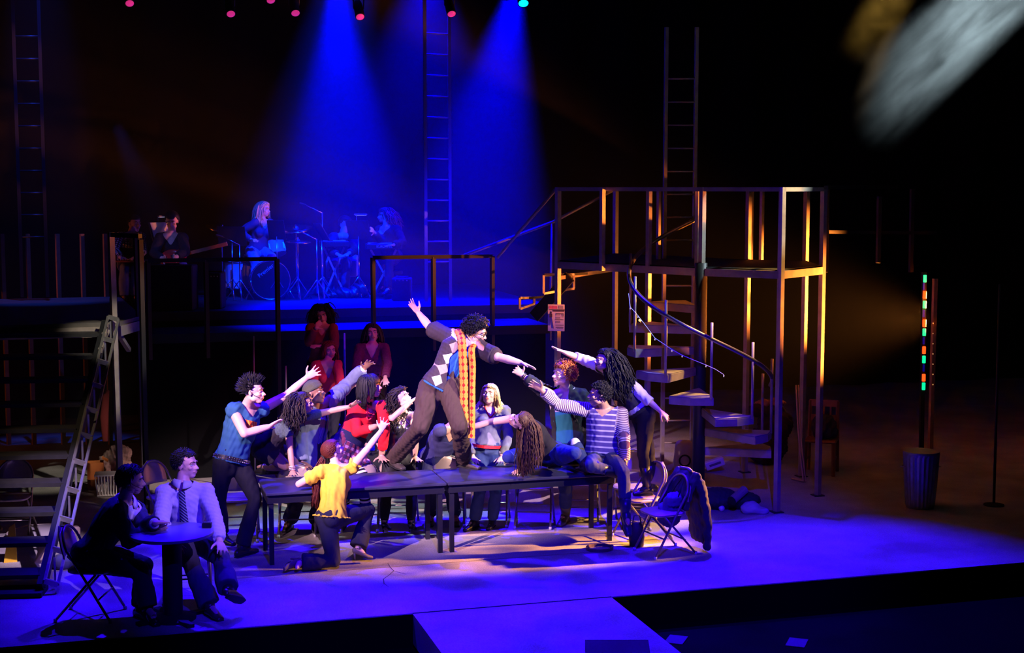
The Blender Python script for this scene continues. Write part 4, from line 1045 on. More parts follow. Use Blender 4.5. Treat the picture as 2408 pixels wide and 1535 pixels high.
blob('clothes_heap', 'heap of dark and red clothes piled by the scaffold post', 'clothes', atz(1800, 1090, 0), [((0, 0, .25), (.30, .22, .26)), ((.12, 0, .55), (.24, .18, .24)), ((0, 0, .75), (.26, .16, .10))], mat('clothes_dark', (.05, .02, .025), .9, noise=.6, scale=6), 6, .03)
blob('cloth_bundle', 'patterned cloth bundle on top of the clothes heap', 'cloth', atz(1800, 1090, 0)+ZUP*.80, [((.14, 0, .05), (.14, .10, .07)), ((-.05, 0, .04), (.12, .09, .05))], mat('cloth_print', (.34, .12, .12), .9, noise=.8, scale=18), 7, .02)
rp_ = [atd(1872, 905, 18.6), atd(1876, 985, 18.6), atd(1880, 1050, 18.55), atd(1890, 1108, 18.5)*A(1, 1, 0)+ZUP*.02, atz(1862, 1125, .015)]
rpn = thing('hanging_rope', 'pale rope hanging down beside the scaffold post', 'rope', rp_[-1]); MB().tube(rp_, .012, 8).build('strand', mat('rope', (.55, .38, .24), .8), rpn, True); MB().tube([q+_r*.03 for q in rp_[:-1]]+[rp_[-1]+_r*.05], .010, 8).build('strand', mat('rope', (.55, .38, .24), .8), rpn, True)
base = atz(1655, 1196, 0)
blob('duffel_bag', 'big dark duffel bag at the foot of the spiral stair', 'bag', atz(1705, 1196, 0), [((-.1, 0, .12), (.28, .16, .14)), ((.22, 0, .10), (.2, .15, .12))], mat('duffel', (.02, .02, .03), .7), 9)
blob('blue_cloth', 'crumpled pale cloth on the floor below the spiral stair', 'cloth', atz(1766, 1206, 0), [((0, 0, .06), (.12, .09, .08)), ((.10, .02, .03), (.10, .08, .05))], mat('cloth_pale', (.38, .36, .40), .9), 10)
p = atz(1697, 1202, .0); t = thing('ball', 'small pale ball on the floor below the spiral stair', 'ball', p); MB().ell(p+ZUP*.036, .036, None, 16, 12).build('shell', mat('ball_pale', (.55, .52, .6), .5), t, True); MB().tube([p+ZUP*.036+A(.0365*math.cos(a), .0365*math.sin(a), 0) for a in np.linspace(0, 2*PI, 17)], .0015, 5).build('seam', mat('seam', (.3, .28, .33), .6), t)
p = atz(1650, 1206, 0); t = thing('plastic_bottle', 'tall bluish bottle standing below the spiral stair', 'bottle', p); MB().lathe([(.035, 0), (.04, .02), (.04, .16), (.018, .21), (.015, .22)], p, n=16).build('body', mat('bottle_blue', (.25, .28, .5), .25), t, 'auto'); MB().lathe([(.018, .22), (.018, .25)], p, n=12).build('cap', mat('cap_grey', (.5, .48, .46), .6), t)
hz_ = [atz(1722, 1176, .16)+(atz(1752, 1150, .26)-atz(1722, 1176, .16))*k/40 for k in range(41)]
t = thing('ribbed_hose', 'short ribbed hose leaning on the duffel bag', 'hose', hz_[0]); MB().tube(hz_, [.045+.007*(k % 2) for k in range(41)], 12).build('tube', mat('hose', (.22, .18, .16), .4), t); MB().tube([hz_[0]-(hz_[1]-hz_[0])*3, hz_[0]], .055, 12).build('cuff', BLACKW, t)
p = atz(1608, 1130, 0); t = thing('floor_fan', 'pale rounded heater unit on the floor behind the chairs', 'appliance', p)
b = MB(); b.sweep([(p+ZUP*.02, _r, _t, .12, .08), (p+ZUP*.25, _r, _t, .14, .09), (p+ZUP*.46, _r, _t, .12, .08)], 18); b.build('housing', mat('appliance', (.40, .32, .26), .5), t, True); MB().tube([p+_t*.085+ZUP*.28+.07*(math.cos(a)*_r+math.sin(a)*ZUP) for a in np.linspace(0, 2*PI, 20)], .012, 6).build('grille_ring', BLACKW, t); MB().tube([p+_r*.05+_t*.05+ZUP*.0, p+_r*.05+_t*.05+ZUP*.03], .02, 8).build('foot', BLACKW, t)
p = atz(1680, 1110, 0); t = thing('white_box', 'tipped white carton lying behind the spiral stair', 'box', p); ax_ = (rot(_r, _t, 20), -_t, rot(ZUP, _t, 20)); MB().box(p+ZUP*.12, (.26, .12, .11), ax_, .01).build('carton', mat('carton', (.62, .6, .58), .7), t); MB().box(p+ZUP*.12+_t*.062, (.16, .003, .03), ax_).build('label_strip', mat('carton_band', (.1, .1, .12), .7), t)
# dark rails and posts in the wings
wr = thing('wing_railing', 'dim dark red railing in the right wings above the lamps', 'railing', atd(1942, 640, 19.5))
for (a_, b_) in (((1942, 545, 18.9), (2200, 548, 20.2)), ((1942, 441, 17.0), (2108, 439, 19.8))): MB().bar(atd(*a_), atd(*b_), .045, .045).build('rail', mat('wing_paint', (.015, .011, .010), .6), wr)
for x, y0, y1, d in ((2065, 462, 618, 19.4), (2142, 445, 640, 19.9), (1942, 440, 640, 18.9)): MB().bar(atd(x, y1, d), atd(x+3, y0, d), .05, .05).build('post', mat('wing_paint', (.015, .011, .010), .6), wr)
q_ = atd(2192, 905, 19.6); t = thing('wing_post', 'thin brown post with pin lights beside the lamp strip', 'post', q_*A(1, 1, 0)); MB().bar(q_*A(1, 1, 0), atd(2199, 655, 19.6), .055, .055).build('shaft', mat('wing_wood', (.28, .15, .08), .6, noise=.3), t)
for k in range(7): MB().ell(atd(2194-.01*k, 760+24*k, 19.55), .009, None, 8, 6).build('pin_light', mat('pin', (.9, .6, .3), .3, emit=(1, .5, .15), es=.5), t)
q_ = atd(2337, 1186, 17.2); t = thing('wing_pole', 'thin dark pole at the far right edge of the stage', 'pole', q_*A(1, 1, 0)); MB().tube([q_*A(1, 1, 0), atd(2351, 668, 17.2)], .016, 8).build('shaft', BLACKW, t, True); MB().lathe([(.12, 0), (.12, .015), (.02, .03)], q_*A(1, 1, 0)).build('base', BLACKW, t)

# ------------------------------------------------------------------ left clutter under the stair
p = atz(226, 1148, 0); t = thing('orange_crate', 'tall orange cardboard box behind the side rail of the stair', 'box', p); ora = mat('orange_card', (.55, .14, .03), .7, noise=.2)
MB().box(p+ZUP*.17, (.20, .20, .34), (rot(_r, ZUP, 15), rot(-_t, ZUP, 15), ZUP)).build('carton', ora, t)
for k in (-1, 1): MB().box(p+ZUP*.37+rot(_r, ZUP, 15)*k*.12, (.09, .2, .006), (rot(_r, A(0, 1, 0), 30*k), rot(-_t, ZUP, 15), ZUP)).build('flap', ora, t)
p = atz(256, 1164, 0); t = thing('wire_basket', 'pale wire basket crate on the floor behind the seated men', 'basket', p); ax_ = (rot(_r, ZUP, 12), rot(-_t, ZUP, 12), ZUP); wm_ = mat('basket_white', (.62, .60, .55), .6)
MB().box(p+ZUP*.27, (.32, .24, .02), ax_).build('rim', wm_, t)
MB().box(p+ZUP*.02, (.27, .20, .02), ax_).build('base', wm_, t)
for i in range(9):
    for sy in (-1, 1): MB().bar(p+ax_[0]*(-.13+.0325*i)+ax_[1]*sy*.10+ZUP*.02, p+ax_[0]*(-.15+.0375*i)+ax_[1]*sy*.115+ZUP*.27, .012, .012).build('bar', wm_, t)
blob('cloth_sack', 'patterned cloth sack slumped behind the wire basket', 'bag', atz(268, 1135, 0), [((0, 0, .2), (.24, .16, .22)), ((.1, 0, .38), (.16, .12, .12))], mat('sack', (.30, .17, .14), .9, noise=.7, scale=14), 12, .03)
t = thing('red_cloth', 'long red cloth hanging behind the stair rail', 'cloth', atd(250, 1000, 18.4)*A(1, 1, 0)+ZUP*.6)
b = MB(); b.sweep([(atd(247, 1035, 18.4), _r, _t, .035, .02), (atd(245, 980, 18.4), _r, _t, .055, .03), (atd(250, 920, 18.4), _r, _t, .04, .02)], 14); b.build('fabric', mat('red_felt', (.16, .012, .01), .9), t, True); MB().tube([atd(250, 921, 18.4), atd(250, 760, 18.4)], .006, 6).build('cord', BLACKW, t)
p = atz(100, 1262, 0); t = thing('pale_disc', 'pale round disc lying flat behind the open stair', 'disc', p); MB().lathe([(.36, 0), (.37, .02), (.37, .05), (.34, .06)], p, n=40).build('disc', mat('disc_pale', (.42, .38, .38), .5), t, 'auto'); MB().tube([p+ZUP*.055+.37*A(math.cos(a), math.sin(a), 0) for a in np.linspace(0, 2*PI, 41)], .010, 6).build('rim', STEEL, t)
p = atz(96, 1322, 0); t = thing('pale_board', 'pale narrow board leaning below the stair treads', 'board', p); MB().box(p+ZUP*.09, (.07, .02, .22), (_r, -_t, nrm(ZUP+_r*.35))).build('plank', mat('board_pale', (.5, .36, .26), .7), t)
p = atz(26, 1322, 0); t = thing('yellow_cone', 'yellow strip standing upright behind the stair treads', 'sign', p); b = MB(); b.loft([[p+A(-.07, 0, .0), p+A(.06, 0, 0), p+A(.06, .03, 0), p+A(-.07, .03, 0)], [p+A(-.01, 0, .36), p+A(.05, 0, .40), p+A(.05, .02, .40), p+A(-.01, .02, .36)]]); b.build('panel', mat('yellow_sign', (.85, .50, .03), .5), t)
p = atz(172, 1258, 0); t = thing('pink_block', 'small pinkish block on the floor beyond the stair rail', 'block', p); MB().box(p+ZUP*.05, (.14, .10, .09), (rot(_r, ZUP, 30), rot(-_t, ZUP, 30), ZUP), .012).build('block', mat('block_pink', (.55, .38, .36), .6), t)
p = atz(150, 1335, 0)
blob('dark_cloth', 'dark cloth heap on the floor at the stair rail', 'cloth', p, [((0, 0, .06), (.14, .10, .08))], mat('cloth_dark', (.06, .06, .12), .9), 15, .015)
# ------------------------------------------------------------------ the band's instruments on the upper deck
UZ = 2.12
chrome = mat('chrome', (.75, .75, .78), .18, 1.0); drumw = mat('drum_shell', (.62, .58, .55), .35, noise=.1); skinw = mat('drum_head', (.72, .70, .68), .5)
def on(x, y): p = atz(x, y, UZ); return p
def stand(t, p, h, tilt=0, legs=3, name='tripod'):
    MB().tube([p+ZUP*.12, p+ZUP*h], .011, 8).build('stem', chrome, t, True)
    for k in range(legs):
        a = k*2*PI/legs+.5; MB().tube([p+ZUP*.32, p+ZUP*.012+.24*A(math.cos(a), math.sin(a), 0)], .009, 6).build('leg', chrome, t, True)
def disc_axes(n): n = nrm(n); x = nrm(np.cross(A(0, 1, .1), n)); return (x, np.cross(n, x), n)
def drum(name, label, c, ax, r, h, fm, legs=()):
    t = thing(name, label, 'drum', c)
    MB().lathe([(r, -h/2), (r, h/2)], c, ax, 32).build('shell', drumw, t, 'auto')
    for k in (-1, 1):
        MB().lathe([(r*.99, k*h/2-.003), (r*.99, k*h/2+.003)], c, ax, 32).build('drum_head', fm if k > 0 else skinw, t, 'auto')
        MB().tube([c+ax[2]*k*h/2+r*1.02*(math.cos(a)*ax[0]+math.sin(a)*ax[1]) for a in np.linspace(0, 2*PI, 33)], .011, 6).build('hoop', chrome, t, True)
    for i in range(8):
        a = 2*PI*i/8+.2; MB().box(c+r*1.02*(math.cos(a)*ax[0]+math.sin(a)*ax[1]), (.018, .018, h*.45), (ax[0], ax[1], ax[2])).build('lug', chrome, t)
    return t
c = on(634, 703)+ZUP*.30; fwd = nrm(_t+_r*.25); axb = (np.cross(ZUP, fwd)*-1, ZUP, fwd)
bd = drum('bass_drum', 'white bass drum with black front head', c, axb, .285, .42, mat('black_head', (.012, .012, .016), .35))
for k in (-1, 1): MB().tube([c+axb[0]*k*.26-ZUP*.1, c+axb[0]*k*.36-ZUP*.295+fwd*.1], .010, 6).build('spur', chrome, bd, True)
def text(body, name, loc, size, x, y, m, parent, ex=.002):
    cu = bpy.data.curves.new(name, 'FONT'); cu.body = body; cu.size = size; cu.extrude = ex; cu.align_x = 'CENTER'
    o_ = bpy.data.objects.new('tmp', cu); TMP.objects.link(o_); C.view_layer.update(); me_ = bpy.data.meshes.new_from_object(o_.evaluated_get(C.evaluated_depsgraph_get())); bpy.data.objects.remove(o_); me_.materials.clear(); me_.materials.append(m)
    o = bpy.data.objects.new(name, me_); COL.objects.link(o); n = np.cross(x, y); M_ = Matrix(((x[0], y[0], n[0], 0), (x[1], y[1], n[1], 0), (x[2], y[2], n[2], 0), (0, 0, 0, 1)))
    o.matrix_world = Matrix.Translation(Vector(loc-org(parent)))@M_; o.parent = parent; return o
xr = nrm(np.cross(ZUP, fwd)); text('Premier', 'lettering', c+fwd*.216-xr*.05+ZUP*.12, .085, rot(xr, fwd, 38), rot(ZUP, fwd, 38), mat('letter_pale', (.45, .42, .42), .6), bd)
c = on(600, 690)+ZUP*.52; ft = drum('snare_drum', 'white snare drum on a chrome stand at the drummer', c, disc_axes(A(.05, -.15, 1)), .18, .16, skinw); stand(ft, on(600, 690), .44)
c = on(648, 690)+ZUP*.72; tt = drum('rack_tom', 'white rack tom mounted over the bass drum', c, disc_axes(A(-.15, .35, 1)), .16, .22, skinw); MB().tube([c-ZUP*.1, on(640, 698)+ZUP*.56], .012, 8).build('mount', chrome, tt, True)
c = on(560, 696)+ZUP*.34; fl_ = drum('floor_tom', 'white floor tom at the left of the drum kit', c, disc_axes(A(0, -.05, 1)), .20, .40, skinw)
for k in range(3): a = k*2.1; MB().tube([c+.21*A(math.cos(a), math.sin(a), 0)+ZUP*.05, A(c[0], c[1], UZ)+.23*A(math.cos(a), math.sin(a), 0)+ZUP*.01], .008, 6).build('leg', chrome, fl_, True)
brass = mat('cymbal_brass', (.75, .58, .30), .25, 1.0)
def cymbal(x, y, base, n, r, label):
    c = atd(x, y, base[1]); foot = A(c[0], c[1], UZ); t = thing('cymbal', label, 'cymbal', foot, 'cymbals of the drum kit')
    MB().lathe([(r, -.012), (r*.6, .004), (r*.2, .012), (r*.17, .03), (.01, .038), (.008, .044)], c, disc_axes(n), 32).build('plate', brass, t, True); MB().ell(c+nrm(n)*.05, .014, None, 8, 6).build('wing_nut', chrome, t); stand(t, foot, c[2]-UZ)
cymbal(521, 537, (0, 21.7), A(.25, -.25, 1), .24, 'tilted crash cymbal at the left of the drummer')
cymbal(696, 537, (0, 21.8), A(-.15, -.25, 1), .24, 'crash cymbal at the right of the drummer')
cymbal(700, 567, (0, 21.4), A(.02, -.08, 1), .20, 'low ride cymbal below the right crash')
dt = thing('drum_throne', 'round drum stool under the blonde drummer', 'stool', A(*(atd(606, 596, 22.0)[:2]), 2.12)); p = A(*(atd(606, 596, 22.0)[:2]), UZ)
MB().lathe([(.16, .48), (.18, .51), (.18, .56), (.15, .58)], p, n=24).build('seat', BLACKW, dt, 'auto'); stand(dt, p, .50)
def seat_box(x, y, d, label, h=.40):
    p = A(*(atd(x, y, d)[:2]), UZ); t = thing('stool', label, 'stool', p); MB().lathe([(.17, h-.06), (.18, h-.03), (.17, h)], p, n=20).build('seat', BLACKW, t, 'auto')
    for k in range(4): a = k*PI/2+.4; MB().tube([p+ZUP*(h-.06)+.1*A(math.cos(a), math.sin(a), 0), p+.17*A(math.cos(a), math.sin(a), 0)], .012, 6).build('leg', DARKST, t, True)
seat_box(920, 600, 22.1, 'stool under the keyboard player'); seat_box(306, 620, 21.4, 'stool under the man in the checked shirt'); seat_box(408, 626, 21.1, 'stool under the guitarist in black'); seat_box(800, 612, 22.7, 'stool under the player behind the lit music stand')
# keyboards
def keyboard(x0, x1, y, d, label, words=None):
    p = atd(x0, y, d); q = atd(x1, y, d+.1); t = thing('keyboard', label, 'keyboard', A(p[0], p[1], UZ), 'keyboards on the upper deck'); dv = nrm(q-p); L = np.linalg.norm(q-p); bk = nrm(np.cross(ZUP, dv)); c = (p+q)/2
    MB().box(c+bk*.14, (L, .30, .085), (dv, bk, ZUP), .01).build('case', mat('key_case', (.018, .017, .02), .4), t)
    for i in range(22): MB().box(c+dv*(-L/2+.04+(L-.08)*(i+.5)/22)+bk*.22+ZUP*.046, ((L-.08)/22-.003, .13, .012), (dv, bk, ZUP)).build('key', mat('key_white', (.75, .73, .7), .3), t)
    for k in (-1, 1):
        MB().bar(c+dv*k*L*.36+bk*.14-ZUP*.05, A(c[0], c[1], UZ)-dv*k*L*.36+bk*.14+ZUP*.02, .03, .03).build('cross_leg', STEEL, t)
        MB().bar(A(c[0], c[1], UZ)+dv*k*L*.36-bk*.05+ZUP*.02, A(c[0], c[1], UZ)+dv*k*L*.36+bk*.35+ZUP*.02, .03, .03).build('foot_bar', STEEL, t)
    if words:
        f = -bk if (-bk) @ _t > 0 else bk; text(words, 'lettering', c-bk*.013-ZUP*.014, .05, dv, ZUP, mat('letter_pale', (.45, .42, .42), .6), t)
    return t
keyboard(862, 946, 580, 21.5, 'dark stage keyboard played by the auburn haired woman', 'KURZWEIL'); keyboard(754, 822, 574, 21.8, 'second dark keyboard left of the auburn haired player')
# music stands
paper = mat('sheet_music', (.75, .74, .72), .8)
def music_stand(x, y, d, face, label, lamp=True, tilt=.35, w=.42, lit=True):
    p = atd(x, y, d); foot = A(p[0], p[1], UZ); t = thing('music_stand', label, 'music stand', foot, 'music stands of the band'); v_ = level(face); s_ = left_of(face); up_ = nrm(ZUP-v_*tilt)
    MB().box(p, (w, .012, .30), (s_, np.cross(up_, s_), up_)).build('desk', BLACKW, t); MB().box(p-up_*.15+v_*.02, (w, .05, .012), (s_, v_, ZUP)).build('ledge', BLACKW, t)
    MB().box(p+v_*.012+up_*.01, (w*.85, .004, .27), (s_, np.cross(up_, s_), up_)).build('sheet', paper, t)
    stand(t, foot, p[2]-UZ-.1)
    if lamp:
        MB().tube([p+up_*.15, p+up_*.24+v_*.03, p+up_*.24+v_*.13], .007, 6).build('lamp_arm', chrome, t, True); MB().box(p+up_*.245+v_*.14, (.22, .05, .025), (s_, v_, ZUP), .006).build('lamp_head', mat('lamp_shell', (.16, .16, .2), .3), t)
        if lit: MB().box(p+up_*.230+v_*.14, (.18, .035, .006), (s_, v_, ZUP)).build('lamp_tube', mat('lamp_glow', (.9, .9, .9), .3, emit=(.6, .65, 1), es=.6), t)
music_stand(843, 540, 21.9, 150, 'music stand with glowing clip lamp left of the keyboardist'); music_stand(650, 540, 21.3, 170, 'music stand standing in front of the drummer', False, .35, .26)
music_stand(756, 545, 21.6, 120, 'tilted music stand with pale sheet right of the drums', False, .6, .3); music_stand(378, 545, 21.0, 60, 'music stand with small lamp beside the guitarist')
music_stand(545, 555, 21.3, 175, 'music stand at the left of the drum kit', False)
# guitar held by the guitarist
c = atd(402, 606, 20.75); gt = thing('electric_guitar', 'red electric guitar across the lap of the guitarist', 'guitar', c); nx = nrm(_r+ZUP*.25); ny = np.cross(_t, nx)
b = MB(); b.ell(c, [.17, .12, .022], (nx, ny, _t), 20, 10); b.ell(c+nx*.13, [.11, .09, .02], (nx, ny, _t), 16, 8); b.build('body', mat('guitar_red', (.45, .03, .02), .2, coat=.5), gt, True)
MB().bar(c+nx*.2+_t*.02, c+nx*.72+_t*.02, .05, .02, _t).build('neck', wm, gt); MB().box(c+nx*.78+_t*.02, (.14, .06, .015), (nx, ny, _t), .01).build('headstock', wm, gt); MB().box(c-nx*.06+_t*.025, (.03, .07, .012), (nx, ny, _t)).build('bridge', chrome, gt); MB().box(c+nx*.03+_t*.024, (.03, .07, .01), (nx, ny, _t)).build('pickup', BLACKW, gt)
# guitar amp cabinets and cases
def amp(x, y, w, h, d, label):
    p = on(x, y); t = thing('amplifier', label, 'amplifier', p, 'amplifiers on the upper deck'); MB().box(p+ZUP*h/2, (w, .34, h), (_r, -_t, ZUP), .015).build('cabinet', mat('amp_black', (.010, .010, .011), .8), t); MB().box(p+ZUP*h*.45+_t*.172, (w*.88, .006, h*.72), (_r, -_t, ZUP)).build('grille', mat('amp_cloth', (.02, .019, .018), .95), t)
    for k in range(4): MB().tube([p+_t*.172+_r*(w*(-.3+.2*k))+ZUP*h*.91, p+_t*.19+_r*(w*(-.3+.2*k))+ZUP*h*.91], .010, 8).build('knob', chrome, t)
    MB().box(p+ZUP*(h+.012), (.2, .03, .02), (_r, -_t, ZUP), .006).build('handle', BLACKW, t)
amp(408, 728, .62, .62, 0, 'large black amplifier in front of the guitarist'); amp(508, 724, .22, .50, 0, 'narrow amplifier left of the floor tom'); amp(946, 706, .28, .34, 0, 'small amplifier right of the keyboard player')
p = atd(306, 610, 21.0); t = thing('laptop_table', 'small table with an open laptop in front of the checked shirt', 'table', A(p[0], p[1], UZ))
for a_ in (-1, 1): MB().bar(A(p[0], p[1], UZ)+_r*a_*.22, A(p[0], p[1], p[2]-.02)+_r*a_*.22, .03, .03).build('leg', DARKST, t)
MB().box(p-ZUP*.02, (.52, .36, .025), (_r, -_t, ZUP)).build('tabletop', mat('orange_table', (.30, .10, .05), .6), t)
l_ = thing('laptop', 'open laptop seen from behind on the small table', 'laptop', p); MB().box(p+ZUP*.006, (.32, .22, .018), (_r, -_t, ZUP), .004).build('base', mat('laptop_grey', (.25, .25, .27), .4, .5), l_); MB().box(p+ZUP*.085+_t*.12, (.32, .01, .20), (_r, nrm(-_t+ZUP*.2), nrm(ZUP+_t*.2))).build('screen', BLACKW, l_)
p = on(806, 688); t = thing('tilted_case', 'pale instrument case tilted below the keyboards', 'case', p); MB().box(p+ZUP*.42, (.50, .25, .30), (nrm(_r+ZUP*.05), nrm(-_t+ZUP*.3), nrm(ZUP+_t*.3)), .02).build('shell', mat('case_blue', (.30, .32, .42), .6), t)
for k in (-1, 1): MB().bar(p+_r*k*.2, p+_r*k*.2+ZUP*.32, .03, .03).build('leg', DARKST, t)
MB().box(p+ZUP*.585-_t*.05, (.38, .10, .03), (_r, -_t, ZUP), .01).build('lid', mat('case_pale', (.5, .5, .6), .5), t)
blob('cable_heap', 'heap of black cables and pedals below the keyboards', 'cables', on(812, 700), [((0, 0, .06), (.26, .14, .09)), ((.2, 0, .10), (.14, .10, .12)), ((-.22, 0, .04), (.12, .10, .06))], mat('cable_black', (.02, .02, .025), .35, spec=.7), 20, .03)
def mic_stand(x, y, d, label, boom=True):
    p = A(*(atd(x, 690, d)[:2]), UZ); t = thing('microphone_stand', label, 'stand', p, 'microphone stands of the band'); h = atd(x, y, d)[2]-UZ; stand(t, p, h)
    if boom: MB().tube([p+ZUP*h, p+ZUP*(h+.12)-_r*.25], .008, 6).build('boom', chrome, t, True); MB().tube([p+ZUP*(h+.12)-_r*.25, p+ZUP*(h+.14)-_r*.33], [.014, .02], 8, round_=True).build('microphone', BLACKW, t, True)
mic_stand(746, 562, 21.2, 'chrome microphone stand between drums and keyboards'); mic_stand(565, 575, 21.2, 'microphone stand at the floor tom'); mic_stand(760, 500, 22.0, 'tall microphone stand with boom behind the keyboards')
p = A(*(atd(225, 690, 20.4)[:2]), UZ); t = thing('bottle', 'amber bottle standing at the left end of the band deck', 'bottle', A(*(atd(264, 712, 19.9)[:2]), UZ)); p = A(*(atd(264, 712, 19.9)[:2]), UZ)
MB().lathe([(.035, 0), (.037, .02), (.037, .14), (.014, .20), (.013, .26)], p, n=16).build('glass', mat('amber_glass', (.5, .22, .03), .15), t, 'auto'); MB().lathe([(.038, .05), (.038, .11)], p, n=16).build('paper_label', mat('label_green', (.25, .4, .15), .6), t)
# ------------------------------------------------------------------ lanterns on the overhead pipe
def lantern(x, y, d, tgt, label, glow, gs, r=.055):
    c = atd(x, y, d); t = thing('stage_lantern', label, 'stage light', c, 'stage lanterns on the overhead pipe'); ax = nrm(np.array(tgt)-c); x_ = nrm(np.cross(ax, A(0, 1, .2))); fr = (x_, np.cross(ax, x_), ax)
    MB().lathe([(r*.6, -.30), (r*.9, -.26), (r*1.05, -.18), (r*1.12, 0.0), (r*1.06, .0)], c, fr, 20).build('housing', BLACKW, t, 'auto')
    MB().lathe([(r*1.02, -.012), (r*.95, .0), (r*.7, .012), (.004, .02)], c, fr, 20).build('lens', mat(*glow[0], emit=glow[1], es=gs), t, True)
    up_ = c-ax*.15; top = A(up_[0], up_[1], up_[2]+.26); MB().tube([up_+x_*r*1.15, up_+x_*r*1.2+ZUP*.14, top, up_-x_*r*1.2+ZUP*.14, up_-x_*r*1.15], .008, 6).build('yoke', DARKST, t, True); MB().tube([top, top+ZUP*.10], .014, 8).build('clamp', DARKST, t)
    return top
PK = (('lens_magenta', (.6, .05, .3), .25), (1, .04, .30)); CY = (('lens_cyan', (.1, .5, .9), .2), (.0, .55, 1.0))
tops = [lantern(x, y, 18.2, tg, lb, PK, s) for x, y, tg, lb, s in (
    (305, 8, (1.0, 13, 0), 'magenta stage light at the far left of the pipe', .55), (543, 33, (2.0, 13, 0), 'dim magenta stage light, second from the left', .22), (637, 1, (2.4, 13, 0), 'magenta stage light cut by the top edge', .6),
    (695, 31, (2.7, 13, 0), 'bright magenta stage light left of the blue beam', .55), (847, 40, (3.3, 13, 0), 'violet lit stage light inside the left blue beam', .45), (1062, 33, (4.6, 13, 0), 'dim red stage light between the two blue beams', .20))]
lantern(1231, 8, 18.2, (4.4, 13.0, 0), 'bright cyan stage light at the top of the right beam', CY, 4.0, .065)
pi_ = thing('lighting_pipe', 'black overhead pipe carrying the stage lanterns above the frame', 'pipe', (4, 18.1, 6.6)); MB().tube([A(-2, 19.3, 6.62), A(8, 16.6, 6.62)], .025, 8).build('tube', DARKST, pi_, True)
# ------------------------------------------------------------------ haze
def vol_mat(name, dens, noise=None):
    m = bpy.data.materials.new(name); m.use_nodes = True; nt = m.node_tree; nt.nodes.remove(nt.nodes['Principled BSDF'])
    v_ = nt.nodes.new('ShaderNodeVolumeScatter'); v_.inputs['Density'].default_value = dens; v_.inputs['Anisotropy'].default_value = .2; nt.links.new(v_.outputs[0], nt.nodes['Material Output'].inputs['Volume'])
    if noise:
        tc = nt.nodes.new('ShaderNodeTexCoord'); mp = nt.nodes.new('ShaderNodeMapping'); mp.inputs['Scale'].default_value = noise[0]; mp.inputs['Location'].default_value = noise[4]
        n = nt.nodes.new('ShaderNodeTexNoise'); n.inputs['Scale'].default_value = 1; n.inputs['Detail'].default_value = 8; n.inputs['Roughness'].default_value = .62; n.inputs['Distortion'].default_value = .6
        nt.links.new(tc.outputs['Object'], mp.inputs['Vector']); nt.links.new(mp.outputs[0], n.inputs['Vector'])
        r_ = nt.nodes.new('ShaderNodeMapRange'); r_.inputs[1].default_value = noise[1]; r_.inputs[2].default_value = noise[2]; r_.inputs[3].default_value = noise[3]; r_.inputs[4].default_value = 1; nt.links.new(n.outputs['Fac'], r_.inputs[0])
        ln = nt.nodes.new('ShaderNodeVectorMath'); ln.operation = 'LENGTH'; nt.links.new(tc.outputs['Object'], ln.inputs[0])
        f_ = nt.nodes.new('ShaderNodeMapRange'); f_.interpolation_type = 'SMOOTHSTEP'; f_.inputs[1].default_value = 1.0; f_.inputs[2].default_value = .35; f_.inputs[3].default_value = 0; f_.inputs[4].default_value = dens; nt.links.new(ln.outputs['Value'], f_.inputs[0])
        mu = nt.nodes.new('ShaderNodeMath'); mu.operation = 'MULTIPLY'; nt.links.new(r_.outputs[0], mu.inputs[0]); nt.links.new(f_.outputs[0], mu.inputs[1]); nt.links.new(mu.outputs[0], v_.inputs['Density'])
    return m
b = MB(); lo = A(-7.5, 18.0, .02); hi = A(13.5, 24.2, 8.9); b.box((lo+hi)/2, hi-lo); o = b.build('haze', vol_mat('haze', HAZE)); tag(o, 'thin blue lit haze filling the back of the stage', 'haze', kind='stuff')
def smoke(label, x, y, D, rx, ry, rz, ang, dens, noise):
    b = MB(); b.ell((0, 0, 0), 1.0, None, 20, 12); o = b.build('smoke', vol_mat('smoke', dens, noise)); o.location = tuple(atd(x, y, D)); o.scale = (rx, ry, rz)
    o.rotation_euler = (0, math.radians(ang), -YAW); tag(o, label, 'smoke', kind='stuff'); return o
smoke('cloudy smoke drifting in the white beam at upper right', 2330, 70, 16.5, 2.0, .9, .95, -42, .60, ((2.4, 4.2, 5.0), .40, .61, .03, (2.3, 1.1, .4)))
smoke('amber smoke drifting left of the white beam', 2085, -30, 16.6, .9, .8, 1.0, 20, .15, ((1.6, 1.6, 1.6), .42, .64, .02, (.3, 4.1, .4)))
